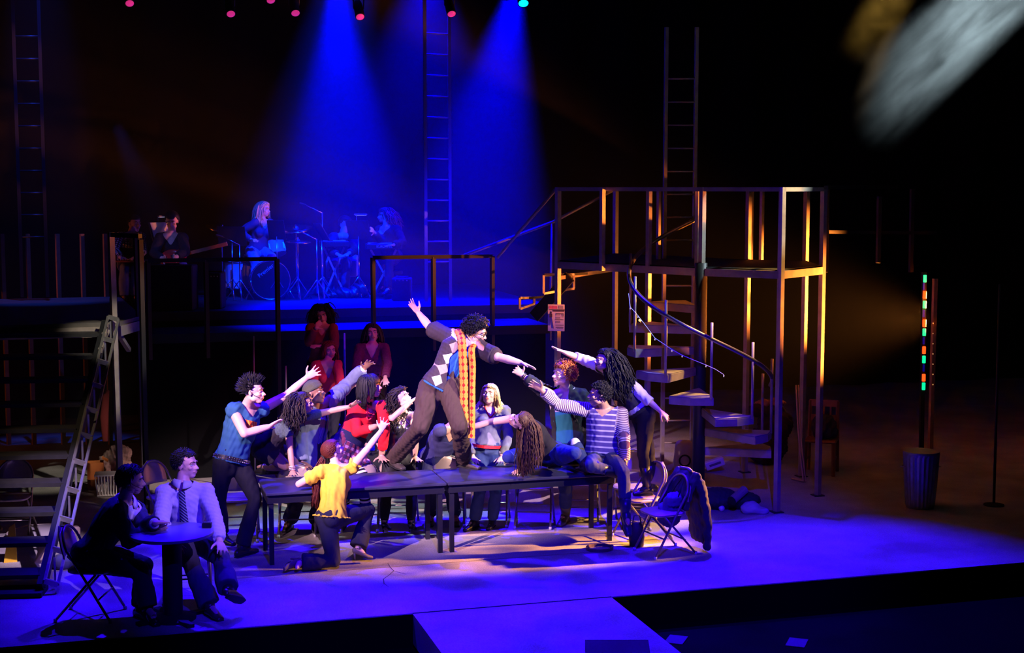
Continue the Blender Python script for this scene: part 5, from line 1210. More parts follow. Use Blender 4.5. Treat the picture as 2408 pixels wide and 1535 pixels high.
# ------------------------------------------------------------------ the cast
SK = {'fair': (.74, .44, .33), 'tan': (.50, .28, .18), 'brown': (.28, .14, .08), 'light': (.66, .39, .28)}
SKM = {k: skin_mat(k, v) for k, v in SK.items()}
def cloth(name, col, **k): return mat('cloth_'+name, col, rough=k.pop('rough', .85), spec=k.pop('spec', .2), noise=k.pop('noise', .15), scale=k.pop('scale', 25), bump=k.pop('bump', .25), **k)
def hairm(name, col): return mat('hair_'+name, col, rough=.55, noise=.35, scale=40, spec=.25)
LEATHER = mat('black_leather', (.018, .016, .015), .35, spec=.5)
BOOTM = mat('worn_boot', (.05, .04, .03), .45, noise=.3)
def shirt_collar(P, r, m):
    c, lat, fr = spine(P, 1.0); ax = nrm(P.H(0, -.02, -.05)-P.neck); fr2 = nrm(fr-ax*(fr @ ax)); la2 = np.cross(fr2, ax); b = MB(); rings = []
    for k in range(25):
        a = math.radians(96+348*k/24); e = la2*math.cos(a)+fr2*math.sin(a); f_ = max(0, math.sin(a)); base = P.neck-ax*(.012+.03*f_)*P.s
        r0, r1 = (.078+.022*f_)*P.s, (.066+.010*f_)*P.s; drop = (.055*f_**3)*P.s
        p0 = base+e*(r0+.012-.0)-ax*drop; p1 = base+e*r1+ax*(.050-.010*f_)*P.s
        rings.append([p0, p1, p1+e*.007, p0+e*.010])
    b.loft(rings); b.build('collar', m, r, True)
def block(P, label):
    t = thing('standing_block', label, 'block', (P.pel[0], P.pel[1], 0), 'black blocks under the watching women'); h = P.base[2]-.012
    MB().box((P.pel[0], P.pel[1]+.05, h/2), (.42, .42, h-.03)).build('block_body', BLACKW, t); MB().box((P.pel[0], P.pel[1]+.05, h-.012), (.44, .44, .024)).build('block_top', mat('deck_grey', (.022, .021, .022)), t)
def who(P, label): return thing('person', label, 'person', P.base, 'performers on the stage')
def put_hair(P, root, m, style, seed, torso=True, fz=None, name='hair'):
    ts = None
    if torso:
        ts = []
        for t in (.15, .4, .62, .8, .93):
            c, lat, fr = spine(P, t); w = .09*P.s
            for k in (-1, 0, 1): ts.append((c+k*lat*.07*P.s, (.125 if t < .9 else .085)*P.s))
        for sd in 'LR': ts.append((P.arm[sd].sh, .075*P.s))
    hair(P.H, style, seed, fz, ts).build(name, m, root, True)
T = .75                                                        # table top height

def man_on_table():
    P = pose('man', 15.05, 1.80, 'm', 35, 30, (1036, 905), (1094, 797, 0), (1119, 778, -.02), (78, -22, 8),
             dict(sh=(1124, 818, -.02), el=(1168, 838, '-'), wr=(1224, 853, -.28), tip=(1261, 866, -.30), palm=(.1, .3, -1), spread=1.3, curl=4),
             dict(sh=(1062, 794, .02), el=(1014, 774, '+'), wr=(984, 736, '+'), tip=(957, 700, .30), palm=(.6, .5, .3), spread=1.3, curl=6),
             dict(hip=(1058, 908, -.02), kn=(1080, 1000, '-'), an=(1090, 1079, ('z', T+.09)), toe=(1128, 1098, ('z', T+.03))),
             dict(hip=(1012, 912, .02), kn=(990, 1002, -.12), an=(926, 1076, ('z', T+.10)), toe=(956, 1102, ('z', T+.03))))
    r = who(P, 'person in argyle cardigan and orange scarf standing on the long table')
    body(P, r, SKM['fair']); face(P, r, mouth=.001); headset(P, r, 'R')
    garment(P, r, 'trousers', cloth('brown_trousers', (.055, .034, .028)), dict(torso=(-.17, .30), LL=1.97, RL=1.97, flare=.02, legfat=1.14), .020, seed=3, fold=.010)
    def hem(P, co, pat): lat, fr, h = coords(P, co); return ((h > .47*P.s) & (np.abs(lat) < .07))
    garment(P, r, 'tee_shirt', cloth('blue_tee', (.03, .13, .36)), dict(torso=(-.08, .95), hem=.012), .020, seed=5, fold=.007, cut=hem)
    ink = (.045, .032, .042)
    def argyle(M, MIX, x, y, z):
        Y = M('MULTIPLY', y, 7.8); v = M('ABSOLUTE', M('SUBTRACT', M('MULTIPLY', M('FRACT', M('ADD', Y, 20.2)), 2), 1)); c = None
        for x0 in (-.135, .125):
            d = M('LESS_THAN', M('ADD', M('ABSOLUTE', M('MULTIPLY', M('SUBTRACT', x, x0), 20)), v), 1.0); c = d if c is None else M('MAXIMUM', c, d)
        c = M('MULTIPLY', c, M('LESS_THAN', z, .9)); alt = M('GREATER_THAN', M('FRACT', M('MULTIPLY', M('ADD', Y, 20.2), .5)), .5)
        return MIX(c, ink, MIX(alt, (.70, .66, .64), (.40, .30, .22)))
    def openf(P, co, pat):
        lat, fr, h = coords(P, co); wl = np.interp(h, (-.02, .08, .3, .45, .53), (-.01, .05, .135, .09, .05)); wr = np.interp(h, (-.05, .1, .5), (.10, .07, .06))
        return ((fr > 0) & (lat > -wl) & (lat < wr) & (pat[:, 2] < .9)) | ((h > .51*P.s) & (np.abs(lat) < .065))
    garment(P, r, 'cardigan', pattern_mat('argyle_knit', argyle), dict(torso=(-.05, 1.0), L=.92, R=.92, cuff=.010, hem=.012), .036, seed=9, fold=.008, cut=openf)
    for sd in 'LR':
        a = P.arm[sd]; b = MB(); d = nrm(a.el-a.sh); x = nrm(np.cross(d, A(.1, .3, .9))); y = np.cross(d, x); c = a.sh+(a.el-a.sh)*.90
        b.tube([c-d*.03, c+d*.035], [.082, .080], 16); b.build('rolled_cuff', cloth('cuff_brown', (.05, .032, .036)), r, True)
    # scarf: a collar round the neck and two hanging ends
    def scarfpat(M, MIX, x, y, z):
        a = M('ABSOLUTE', M('SUBTRACT', M('FRACT', M('MULTIPLY', y, 14)), .5)); b = M('ABSOLUTE', M('SUBTRACT', M('FRACT', M('ADD', M('MULTIPLY', x, 20), .5)), .5))
        d = M('LESS_THAN', M('ADD', a, b), .38); e = M('LESS_THAN', M('ADD', M('ABSOLUTE', M('SUBTRACT', a, .5)), b), .22)
        return MIX(d, MIX(e, (.70, .27, .035), (.50, .12, .012)), (.30, .014, .010))
    sm = pattern_mat('scarf_weave', scarfpat)
    c, lat, fr = spine(P, 1.0); strands = []
    def ribbon(pts, w, th=.008, off=0.0, wd=None):
        co = []; pat = []; q = []; L = 0; n = 7
        for i, p in enumerate(pts):
            if i: L += np.linalg.norm(pts[i]-pts[i-1])
            tg = nrm(pts[min(i+1, len(pts)-1)]-pts[max(i-1, 0)]); wv = wd[i] if wd is not None else nrm(_r*1.0+_t*.15); wv = nrm(wv-tg*(wv @ tg)); nn = np.cross(wv, tg)
            for k in range(n):
                u = k/(n-1)-.5; bulge = math.cos(u*PI)*.016
                for sgn in (1, -1): co.append(p+wv*w*u+nn*(bulge*(1 if nn @ _t > 0 else -1)+sgn*th/2)); pat.append((u*w, L, 0))
        m_ = 2*n
        for i in range(len(pts)-1):
            b0 = i*m_; b1 = b0+m_
            for k in range(n-1):
                q.append((b0+2*k, b0+2*k+2, b1+2*k+2, b1+2*k)); q.append((b0+2*k+1, b1+2*k+1, b1+2*k+3, b0+2*k+3))
            q.append((b0, b1, b1+1, b0+1)); q.append((b0+m_-2, b0+m_-1, b1+m_-1, b1+m_-2))
        q.append((0, 1, 3, 2))
        return np.array(co), np.array(q), np.array(pat)
    def end(x, y, D): return atd(x, y, P.D+D)
    nk = P.neck
    A1 = [nk-fr*.085+ZUP*.06, nk+lat*-.075-fr*.03+ZUP*.055, nk+lat*-.092+fr*.05+ZUP*.01, end(1087, 812, -.20), end(1089, 850, -.225), end(1091, 900, -.215), end(1091, 950, -.20), end(1093, 993, -.19)]
    A2 = [nk-fr*.085+ZUP*.06, nk+lat*.075-fr*.03+ZUP*.05, nk+lat*.085+fr*.06, end(1109, 822, -.20), end(1111, 860, -.205), end(1110, 910, -.19), end(1110, 960, -.18), end(1109, 1030, -.17)]
    def smooth_(pts, k=5):
        out = []
        for i in range(len(pts)-1):
            p0, p1, p2, p3 = pts[max(i-1, 0)], pts[i], pts[i+1], pts[min(i+2, len(pts)-1)]
            for j in range(k):
                t = j/k; out.append(.5*((2*p1)+(-p0+p2)*t+(2*p0-5*p1+4*p2-p3)*t*t+(-p0+3*p1-3*p2+p3)*t**3))
        return out+[pts[-1]]
    CO = []; Q = []; PT = []; nb = 0
    for k, Ax in enumerate((A1, A2)):
        pts = smooth_(Ax); co, q, pt = ribbon(pts, .088 if k == 0 else .07); CO.append(co); Q.append(q+nb); PT.append(pt); nb += len(co)
    link_mesh('scarf', np_mesh('scarf', np.concatenate(CO)-org(r), np.concatenate(Q), np.concatenate(PT)), sm, r)
    for sd in 'LR': shoe(P, r, sd, BOOTM, kind='boot', name='boot')
    put_hair(P, r, hairm('black', (.012, .011, .013)), dict(kind='curl', len=.058, n=1300, out=.7, noise=.5, ca=.011, cf=95, r=.0050, seg=6, grav=.35, tip=.5, cap=.022, line=.46), 4, False)
    g = MB(); Hd = P.H; s = Hd.s
    for k in (-1, 1):
        pts = [Hd(k*.031+.024*math.cos(a), .098, .001+.017*math.sin(a)) for a in np.linspace(0, 2*PI, 15)]; g.tube(pts, .0028*s, 6)
        g.tube([Hd(k*.054, .096, .005), Hd(k*.078, .06, .006), Hd(k*.082, -.01, .004)], .0026*s, 6)
    g.tube([Hd(-.008, .103, .004), Hd(.008, .103, .004)], .0026*s, 6); g.build('glasses', mat('glasses_black', (.01, .01, .01), .3), r, True)
man_on_table()

def spiky_man():
    P = pose('spiky', 14.9, 1.76, 'm', 45, 42, (545, 1078), (581, 951, '-'), (596, 920, -.08), (82, 0, 0),
             dict(sh=(615, 962, '+'), el=(670, 932, '+'), wr=(721, 888, '+'), tip=(755, 864, '-'), palm=(.2, 1, .2), spread=1.8, curl=4, thumb=1.2),
             dict(sh=(549, 965, '-'), el=(575, 1019, '-'), wr=(632, 1003, '+'), tip=(664, 984, '+'), palm=(.5, .3, -.8), spread=.9, curl=6),
             dict(kn=(600, 1172, '-'), an=(568, 1272, '+'), toe=(604, 1290, ('z', .03))),
             dict(kn=(515, 1170, '+'), an=(520, 1262, '+'), toe=(548, 1276, '-')))
    r = who(P, 'person with spiky black hair and blue sleeveless shirt reaching at table end')
    body(P, r, SKM['fair']); face(P, r); headset(P, r, 'R')
    garment(P, r, 'trousers', cloth('black_jeans', (.016, .015, .02)), dict(torso=(-.17, .06), LL=1.95, RL=1.95, flare=.022), .014, seed=13)
    def print_(M, MIX, x, y, z):
        f = M('MULTIPLY', M('MULTIPLY', M('GREATER_THAN', y, .335), M('LESS_THAN', y, .43)), M('MULTIPLY', M('LESS_THAN', M('ABSOLUTE', M('SUBTRACT', x, -.0)), .11), M('MULTIPLY', M('GREATER_THAN', z, .36), M('LESS_THAN', z, .44))))
        g = M('GREATER_THAN', M('FRACT', M('MULTIPLY', M('ADD', x, M('MULTIPLY', y, .7)), 22)), .62)
        f = M('MULTIPLY', f, M('LESS_THAN', z, .9))
        return MIX(f, (.032, .115, .22), MIX(g, (.75, .10, .02), (.85, .42, .05)))
    def cut(P, co, pat):
        lat, fr, h = coords(P, co); return vneck(.13, .12)(P, co, pat)
    garment(P, r, 'sleeveless_shirt', pattern_mat('printed_blue', print_), dict(torso=(-.06, 1.0), L=.0, R=.0, hem=.01), .026, seed=17, fold=.011, cut=cut)
    belt(P, r, LEATHER, -.01, .022, .030, 'studded_belt', mat('steel_stud', (.8, .8, .82), .2, 1.0), .012)
    for sd in 'LR': shoe(P, r, sd, LEATHER, kind='boot', name='boot')
    put_hair(P, r, hairm('black', (.012, .011, .013)), dict(kind='spike', len=.062, n=330, r=.010, seg=3, line=.44, sides=4, cap=.018, var=.35), 7, False)
spiky_man()

def curly_woman():
    P = pose('curlyw', 15.35, 1.66, 'f', 60, 70, (628, 1048), (700, 977, '-'), (712, 948, -.15), (98, 6, 0),
             dict(sh=(722, 978, '+'), el=(774, 967, '+'), wr=(823, 956, '-'), tip=(850, 938, '-'), palm=(-.2, .3, -1), spread=1.5, curl=2),
             dict(sh=(676, 992, '-'), el=(682, 1050, '+'), wr=(688, 1107, ('z', T+.06)), tip=(690, 1128, ('z', T+.015)), palm='down', spread=1.4, curl=2),
             dict(kn=(690, 1088, .22), an=(640, 1094, '+'), toe=(612, 1096, '+'), flat=False),
             dict(kn=(672, 1094, .08), an=(620, 1098, '+'), toe=(596, 1098, '+'), flat=False))
    r = who(P, 'person with dark crimped hair leaning one hand on the left table')
    body(P, r, SKM['tan']); face(P, r); 
    def cut(P, co, pat):
        lat, fr, h = coords(P, co); return vneck(.20, .09)(P, co, pat)
    garment(P, r, 'top', cloth('grey_marl', (.065, .09, .095), noise=.6, scale=60), dict(torso=(.28, 1.0), L=.55, R=.55, cuff=.006), .011, seed=23, fold=.005, cut=cut)
    garment(P, r, 'skirt', cloth('black_skirt', (.018, .014, .018)), dict(torso=(-.17, .40), LL=.62, RL=.5, cuff=.0, flare=.02), .022, seed=24)
    garment(P, r, 'leggings', cloth('leg_pink', (.20, .10, .12)), dict(LL=1.9, RL=1.9, flare=0), .004, .009, seed=25, fold=0)
    for sd in 'LR': shoe(P, r, sd, LEATHER, name='boot')
    put_hair(P, r, hairm('darkbrown', (.022, .016, .014)), dict(kind='fall', len=.27, n=750, out=.55, noise=.10, ca=.008, cf=150, r=.0052, tuck=.02, seg=10, stiff=.72, tip=.8, cap=.018, line=.5), 11)
    wristband(P, r, 'R', mat('bracelet_pink', (.75, .5, .55), .4), .034, 3)
curly_woman()

def beanie_man():
    P = pose('beanie', 15.85, 1.80, 'm', 55, 60, (728, 1072), (741, 957, '-'), (738, 924, -.16), (80, 14, -4),
             dict(sh=(778, 940, '+'), el=(818, 903, '+'), wr=(856, 866, '-'), tip=(876, 842, '-'), palm=(.4, .9, -.1), spread=1.4, curl=14),
             dict(sh=(715, 962, '-'), el=(706, 1030, '-'), wr=(710, 1086, ('z', T+.06)), tip=(728, 1099, ('z', T+.015)), palm='down', spread=1.3, curl=6),
             dict(kn=(750, 1190, -.10), an=(742, 1248, '+'), toe=(742, 1258, ('z', .03))),
             dict(kn=(694, 1190, -.10), an=(682, 1240, '+'), toe=(654, 1262, ('z', .03))))
    r = who(P, 'person in grey beanie and blue hoodie reaching up between two women')
    body(P, r, SKM['brown']); face(P, r, lip=(.42, .17, .15), mouth=.003)
    def cut(P, co, pat):
        lat, fr, h = coords(P, co)
        return ((fr > 0) & (np.abs(lat) < .035+.03*np.clip(h/.5, 0, 1)) & (pat[:, 2] < .9)) | vneck(.14, .10)(P, co, pat)
    def stripes(M, MIX, x, y, z): return MIX(M('GREATER_THAN', M('FRACT', M('MULTIPLY', x, 60)), .7), (.05, .07, .22), (.30, .32, .45))
    garment(P, r, 'tee_shirt', pattern_mat('pinstripe_tee', stripes), dict(torso=(-.1, .97)), .013, seed=31, cut=vneck(.12, .09))
    garment(P, r, 'hoodie', cloth('grey_blue_hoodie', (.13, .16, .22)), dict(torso=(-.25, 1.0), L=1.93, R=1.93, cuff=.008), .030, seed=33, fold=.012, cut=cut)
    garment(P, r, 'trousers', cloth('dark_cargo', (.03, .025, .022)), dict(torso=(-.17, .2), LL=1.9, RL=1.9, flare=.02), .022, seed=34)
    a = P.arm['L']; b = MB(); d = nrm(a.wr-a.el); b.tube([a.wr-d*.04, a.wr+d*.0], [.050, .046], 14); b.build('cuff', cloth('cuff_grey', (.45, .42, .42)), r, True)
    for sd in 'LR': shoe(P, r, sd, BOOTM, kind='boot', name='boot')
    m = MB(); Hd = P.H; s = Hd.s
    vs = []; fs = []; nu = 32; nv = 14
    for j in range(nv+1):
        th = -.12+(PI/2+.12)*j/nv
        for i in range(nu):
            ph = 2*PI*i/nu; v = A(math.cos(th)*math.cos(ph), math.cos(th)*math.sin(ph), math.sin(th)); k = .012+.006*math.cos(th*9)*(j < 4)
            q = A(0, -.014, .034+.018*v[1]*0)+v*(A(.077, .097, .092)+k); q[2] += .030*v[1]*math.cos(th); vs.append(Hd(*q))
    m.add(vs, [(j*nu+i, j*nu+(i+1) % nu, (j+1)*nu+(i+1) % nu, (j+1)*nu+i) for j in range(nv) for i in range(nu)]); m.build('beanie', cloth('beanie_olive', (.075, .08, .065), bump=.6, scale=80), r, True)
beanie_man()

def red_top():
    P = pose('redtop', 15.85, 1.80, 'm', 40, 35, (818, 1046), (868, 945, '-'), (871, 908, -.16), (72, 8, 4),
             dict(sh=(900, 956, '-'), el=(904, 1010, '-'), wr=(897, 1072, ('z', T+.10)), tip=(912, 1106, ('z', T+.015)), palm='down', spread=2.0, curl=2, thumb=1.3),
             dict(sh=(831, 962, '-'), el=(840, 1016, '-'), wr=(884, 1002, '-'), tip=(912, 992, '-'), palm=(.2, .2, -1), curl=10),
             dict(kn=(856, 1140, -.05), an=(862, 1226, '+'), toe=(862, 1240, ('z', .03))),
             dict(kn=(812, 1150, .02), an=(806, 1228, '+'), toe=(800, 1240, ('z', .03))))
    r = who(P, 'person with short black bob in red long sleeved top and bead necklace')
    body(P, r, SKM['tan']); face(P, r, lip=(.6, .04, .08), mouth=.003)
    def plaid(M, MIX, x, y, z):
        a = M('GREATER_THAN', M('FRACT', M('MULTIPLY', x, 14)), .55); b = M('GREATER_THAN', M('FRACT', M('MULTIPLY', y, 14)), .55)
        return MIX(a, MIX(b, (.03, .015, .06), (.10, .02, .10)), MIX(b, (.12, .02, .05), (.25, .12, .25)))
    garment(P, r, 'skirt', pattern_mat('plaid_skirt', plaid), dict(torso=(-.17, .12), LL=.55, RL=.55, flare=.05), .020, seed=41, fold=.012)
    garment(P, r, 'red_top', cloth('scarlet', (.70, .012, .022)), dict(torso=(.1, 1.0), L=1.72, R=1.72, cuff=.003), .012, seed=43, fold=.006, cut=vneck(.19, .10))
    belt(P, r, cloth('navy_sash', (.012, .012, .05)), .18, .05, .012, 'sash')
    def stock(M, MIX, x, y, z): return MIX(M('GREATER_THAN', M('FRACT', M('MULTIPLY', y, 22)), .5), (.012, .012, .014), (.75, .75, .78))
    garment(P, r, 'stockings', pattern_mat('striped_stocking', stock), dict(LL=1.95, RL=1.95, flare=0), .004, .009, seed=44, fold=0)
    for sd in 'LR': shoe(P, r, sd, LEATHER, kind='boot', name='boot')
    nb = MB(); rs = random.Random(3); c, lat, fr = spine(P, .95); dn = -nrm(P.neck-P.pel)
    for i in range(60):
        a = (i/59-.5)*2; row = i % 3; p = P.neck+lat*a*.075+fr*(.075+.045*(1-a*a)+.01*row)+dn*(.01+(.10+.035*row)*(1-a*a)); nb.ell(p, [.0095]*3, None, 8, 6)
    nb.build('bead_necklace', mat('red_beads', (.75, .03, .06), .15, spec=.8), r, True)
    put_hair(P, r, hairm('black', (.012, .011, .013)), dict(kind='fall', len=.20, n=420, out=.12, noise=.03, r=.009, seg=9, stiff=.62, tip=.85, fringe=True, cap=.014, line=.45, var=.05), 13)
red_top()

def bustier_woman():
    P = pose('bustier', 15.9, 1.68, 'f', 30, 25, (938, 1078), (944, 966, '-'), (944, 936, -.14), (62, 22, 6),
             dict(sh=(972, 978, '-'), el=(978, 1030, '-'), wr=(976, 1074, ('z', T+.07)), tip=(994, 1094, ('z', T+.015)), palm='down', spread=1.6, curl=2),
             dict(sh=(913, 980, '-'), el=(922, 983, '-'), wr=(966, 945, '+'), tip=(986, 928, '+'), palm=(.6, .2, -.8), spread=1.6, curl=2),
             dict(kn=(968, 1165, -.04), an=(966, 1226, ('z', .15)), toe=(974, 1246, ('z', .03)), heel=True),
             dict(kn=(908, 1165, -.04), an=(904, 1226, ('z', .15)), toe=(910, 1248, ('z', .03)), heel=True))
    r = who(P, 'person with long dark curls in black bustier beside the standing man')
    body(P, r, SKM['light']); face(P, r, lip=(.55, .08, .10))
    def cut(P, co, pat):
        lat, fr, h = coords(P, co); T_ = np.linalg.norm(P.neck-P.pel); top = T_-.14*P.s-.05*np.exp(-(lat/.03)**2)*(fr > 0); return (h > top) | (h < .13*P.s)
    garment(P, r, 'bustier', mat('black_satin', (.012, .011, .012), .28, spec=.6), dict(torso=(.0, .95), seat=False), .009, seed=51, fold=.003, cut=cut)
    garment(P, r, 'trousers', mat('black_vinyl', (.012, .012, .013), .5, spec=.3), dict(torso=(-.17, .18), LL=1.95, RL=1.95, flare=0), .010, seed=52, fold=.004)
    for sd in 'LR': shoe(P, r, sd, mat('patent_black', (.01, .01, .01), .12, spec=.8), kind='heel', name='heeled_boot')
    put_hair(P, r, hairm('darkbrown', (.022, .016, .014)), dict(kind='curl', len=.40, n=520, out=.4, noise=.14, ca=.018, cf=48, r=.0050, tuck=.0, seg=16, stiff=.7, tip=.5, cap=.02, line=.5, flow=(.18, -.2, 0)), 15)
bustier_woman()

def kneeling_woman():
    P = pose('yellow', 14.38, 1.70, 'f', 130, 140, (780, 1212), (790, 1094, '+'), (783, 1060, .12), (118, 24, 8),
             dict(sh=(756, 1108, '-'), el=(703, 1138, '+'), wr=(752, 1136, ('z', T+.035)), tip=(786, 1136, ('z', T+.02)), palm='down', curl=6),
             dict(sh=(826, 1100, '+'), el=(862, 1058, '-'), wr=(897, 1012, '+'), tip=(908, 978, '-'), palm=(.3, -.6, .5), spread=2.2, curl=-2, thumb=1.2),
             dict(hip=(766, 1216, -.02), kn=(786, 1318, '-'), an=(706, 1322, ('z', .09)), toe=(690, 1346, ('z', .04)), flat=False),
             dict(hip=(800, 1214, .02), kn=(868, 1198, '+'), an=(842, 1288, ('z', .16)), toe=(868, 1316, ('z', .03)), heel=True))
    r = who(P, 'person with red ponytail in yellow shirt kneeling at the table front')
    body(P, r, SKM['fair']); face(P, r); headset(P, r, 'R')
    garment(P, r, 'jeans', cloth('night_denim', (.022, .022, .038)), dict(torso=(-.17, .03), LL=1.95, RL=1.97, flare=.045), .010, seed=61, fold=.005)
    def dye(M, MIX, x, y, z): return MIX(M('MULTIPLY', M('SUBTRACT', y, .34), 5.0), (.78, .56, .10), (.50, .42, .36))
    def cut(P, co, pat): lat, fr, h = coords(P, co); return vneck(.10, .11)(P, co, pat)
    garment(P, r, 'shirt', cloth('yellow_shirt', (.78, .53, .04)), dict(torso=(-.02, 1.0), L=.62, R=.35, cuff=.014, hem=.045), .022, seed=63, fold=.012, cut=cut)
    for sd in 'LR': shoe(P, r, sd, mat('tan_suede', (.15, .115, .085), .6), mat('sole_dark', (.03, .025, .02), .6), 'heel', 'heeled_shoe')
    put_hair(P, r, hairm('red', (.085, .015, .008)), dict(kind='fall', len=.44, n=460, out=.1, noise=.06, ca=.010, cf=30, r=.007, seg=14, stiff=.6, tip=.4, cap=.014, line=.50, tie=(0, -.125, -.02), var=.3), 17)
    b = MB(); Hd = P.H; b.tube([Hd(.034*math.cos(a), -.126, -.02+.03*math.sin(a)) for a in np.linspace(0, 2*PI, 13)], .010*Hd.s, 8); b.build('hair_tie', mat('tie_black', (.01, .01, .01), .7), r, True)
kneeling_woman()

def blonde_woman():
    P = pose('blonde', 15.95, 1.68, 'f', 10, 5, (1145, 1052), (1154, 950, '-'), (1151, 928, -.12), (-12, 18, -4),
             dict(sh=(1188, 966, '-'), el=(1196, 1024, '+'), wr=(1180, 1074, '-'), tip=(1172, 1092, '-'), palm='down'),
             dict(sh=(1122, 968, '-'), el=(1112, 1024, '+'), wr=(1112, 1074, '-'), tip=(1120, 1092, '-'), palm='down'),
             dict(kn=(1166, 1155, -.04), an=(1158, 1230, '+'), toe=(1150, 1240, ('z', .03))),
             dict(kn=(1128, 1155, -.04), an=(1116, 1234, '+'), toe=(1090, 1246, ('z', .03))))
    r = who(P, 'person with blonde bob in grey sweatshirt kneeling behind the orange scarf')
    body(P, r, SKM['fair']); face(P, r, (.10, .16, .25), (.25, .16, .08), (.65, .15, .15), look=(-.2, .45))
    garment(P, r, 'jeans', cloth('blue_denim', (.03, .05, .13)), dict(torso=(-.17, .03), LL=1.93, RL=1.93, flare=.015), .012, seed=71)
    def cut(P, co, pat): lat, fr, h = coords(P, co); return vneck(.20, .11)(P, co, pat)
    garment(P, r, 'sweatshirt', cloth('grey_sweat', (.17, .17, .21)), dict(torso=(.08, 1.0), L=1.9, R=1.9, cuff=.004), .018, seed=73, cut=cut)
    belt(P, r, cloth('red_hem', (.6, .02, .04)), .06, .016, .024, 'red_hem')
    b = MB(); c, lat, fr = spine(P, .9); dn = -nrm(P.neck-P.pel)
    b.tube([P.neck+lat*a*.078+fr*(.07+.035*(1-abs(a)))+dn*(.01+.12*(1-abs(a)**1.5)) for a in np.linspace(-1, 1, 15)], .007, 6, round_=True); b.build('neck_trim', cloth('red_trim', (.65, .02, .03)), r, True)
    for sd in 'LR': shoe(P, r, sd, LEATHER, kind='boot', name='boot')
    put_hair(P, r, hairm('blonde', (.62, .42, .17)), dict(kind='fall', len=.23, n=760, out=.2, noise=.05, ca=.003, cf=90, r=.0056, tuck=.035, seg=10, stiff=.66, tip=.75, cap=.014, line=.52, part=.3), 19)
blonde_woman()

def lying_woman():
    P = pose('lying', 15.42, 1.68, 'f', -40, -10, (1290, 1062), (1236, 996, '-'), (1224, 990, -.42), (-62, 18, -58),
             dict(sh=(1256, 1010, '-'), el=(1262, 1074, '-'), wr=(1226, 1102, ('z', T+.045)), tip=(1202, 1120, ('z', T+.0)), palm='down', spread=1.2, curl=12),
             dict(sh=(1207, 984, '-'), el=(1152, 992, '+'), wr=(1098, 1008, '-'), tip=(1067, 988, '-'), palm=(-.7, .1, -.7), spread=.8, curl=-6),
             dict(kn=(1352, 1066, '-'), an=(1310, 1082, '+'), toe=(1290, 1084, '+'), flat=False),
             dict(kn=(1196, 1074, '-'), an=(1262, 1082, '+'), toe=(1290, 1084, '+'), flat=False))
    r = who(P, 'person with long brown hair reclining on the table, arm stretched out')
    body(P, r, SKM['light']); face(P, r, lip=(.55, .12, .14))
    garment(P, r, 'jeans', cloth('royal_denim', (.02, .035, .16)), dict(torso=(-.17, .06), LL=1.93, RL=1.93, flare=.012), .014, seed=81)
    garment(P, r, 'tank_top', cloth('black_tank', (.014, .012, .016)), dict(torso=(.0, .93), seat=False), .018, seed=83, cut=vneck(.2, .10))
    for sd in 'LR': shoe(P, r, sd, LEATHER, name='shoe')
    put_hair(P, r, hairm('brown', (.075, .035, .020)), dict(kind='fall', len=.50, n=560, out=.25, noise=.04, ca=.006, cf=110, r=.0064, tuck=-.01, seg=14, stiff=.70, tip=.5, cap=.014, line=.50), 21, True, T+.012)
lying_woman()

def redhead_man():
    P = pose('redhead', 16.05, 1.80, 'm', -20, -25, (1338, 1042), (1329, 914, '-'), (1324, 880, -.12), (-66, 6, 0),
             dict(sh=(1366, 932, '-'), el=(1384, 994, '+'), wr=(1370, 1050, '-'), tip=(1362, 1074, '-'), palm='right'),
             dict(sh=(1298, 930, '-'), el=(1274, 916, '-'), wr=(1228, 882, '-'), tip=(1204, 860, '-'), palm=(-.1, .9, .2), spread=1.0, curl=16),
             dict(hip=(1352, 1066, -.08), kn=(1352, 1046, '-'), an=(1376, 1092, ('z', T+.09)), toe=(1360, 1098, ('z', T+.03))),
             dict(kn=(1330, 1152, '-'), an=(1330, 1214, '+'), toe=(1310, 1236, ('z', .03))))
    r = who(P, 'person with ginger hair and dark open jacket standing behind the table')
    body(P, r, SKM['fair']); face(P, r, (.10, .16, .2), (.25, .10, .03)); headset(P, r, 'L')
    garment(P, r, 'jeans', cloth('ripped_denim', (.03, .045, .11)), dict(torso=(-.17, .05), LL=1.9, RL=1.6, flare=.0), .014, seed=91)
    g = P.leg['L']; b = MB(); kd = nrm(_t*.9+ZUP*.5); b.ell(g.kn+kd*.035*P.s+nrm(g.hip-g.kn)*.02, [.062, .062, .07], None, 16, 12); b.build('worn_knee', cloth('bleached', (.62, .60, .62)), r, True)
    def band(M, MIX, x, y, z): return MIX(M('LESS_THAN', y, .36), (.62, .50, .52), (.03, .20, .26))
    garment(P, r, 'vest', pattern_mat('teal_vest', band), dict(torso=(.0, .95)), .022, seed=92, cut=vneck(.16, .13))
    def cut(P, co, pat): lat, fr, h = coords(P, co); return ((fr > -.01) & (np.abs(lat) < np.interp(h, (-.2, .1, .4, .55), (.12, .10, .085, .07))) & (pat[:, 2] < .9)) | ((h > .50*P.s) & (np.abs(lat) < .06))
    garment(P, r, 'jacket', cloth('black_denim', (.028, .026, .030)), dict(torso=(-.3, 1.0), L=1.93, R=1.80, cuff=.006, hemflare=.03), .030, seed=94, fold=.011, cut=cut)
    wristband(P, r, 'R', LEATHER, .040, 2)
    for sd in 'LR': shoe(P, r, sd, mat('olive_boot', (.10, .085, .03), .3, spec=.6), mat('sole_brown', (.12, .05, .025), .6), 'boot', 'boot')
    put_hair(P, r, hairm('ginger', (.55, .17, .035)), dict(kind='curl', len=.060, n=900, out=.55, noise=.4, ca=.010, cf=90, r=.0055, seg=6, grav=.4, tip=.5, cap=.022, line=.45), 23, False)
redhead_man()

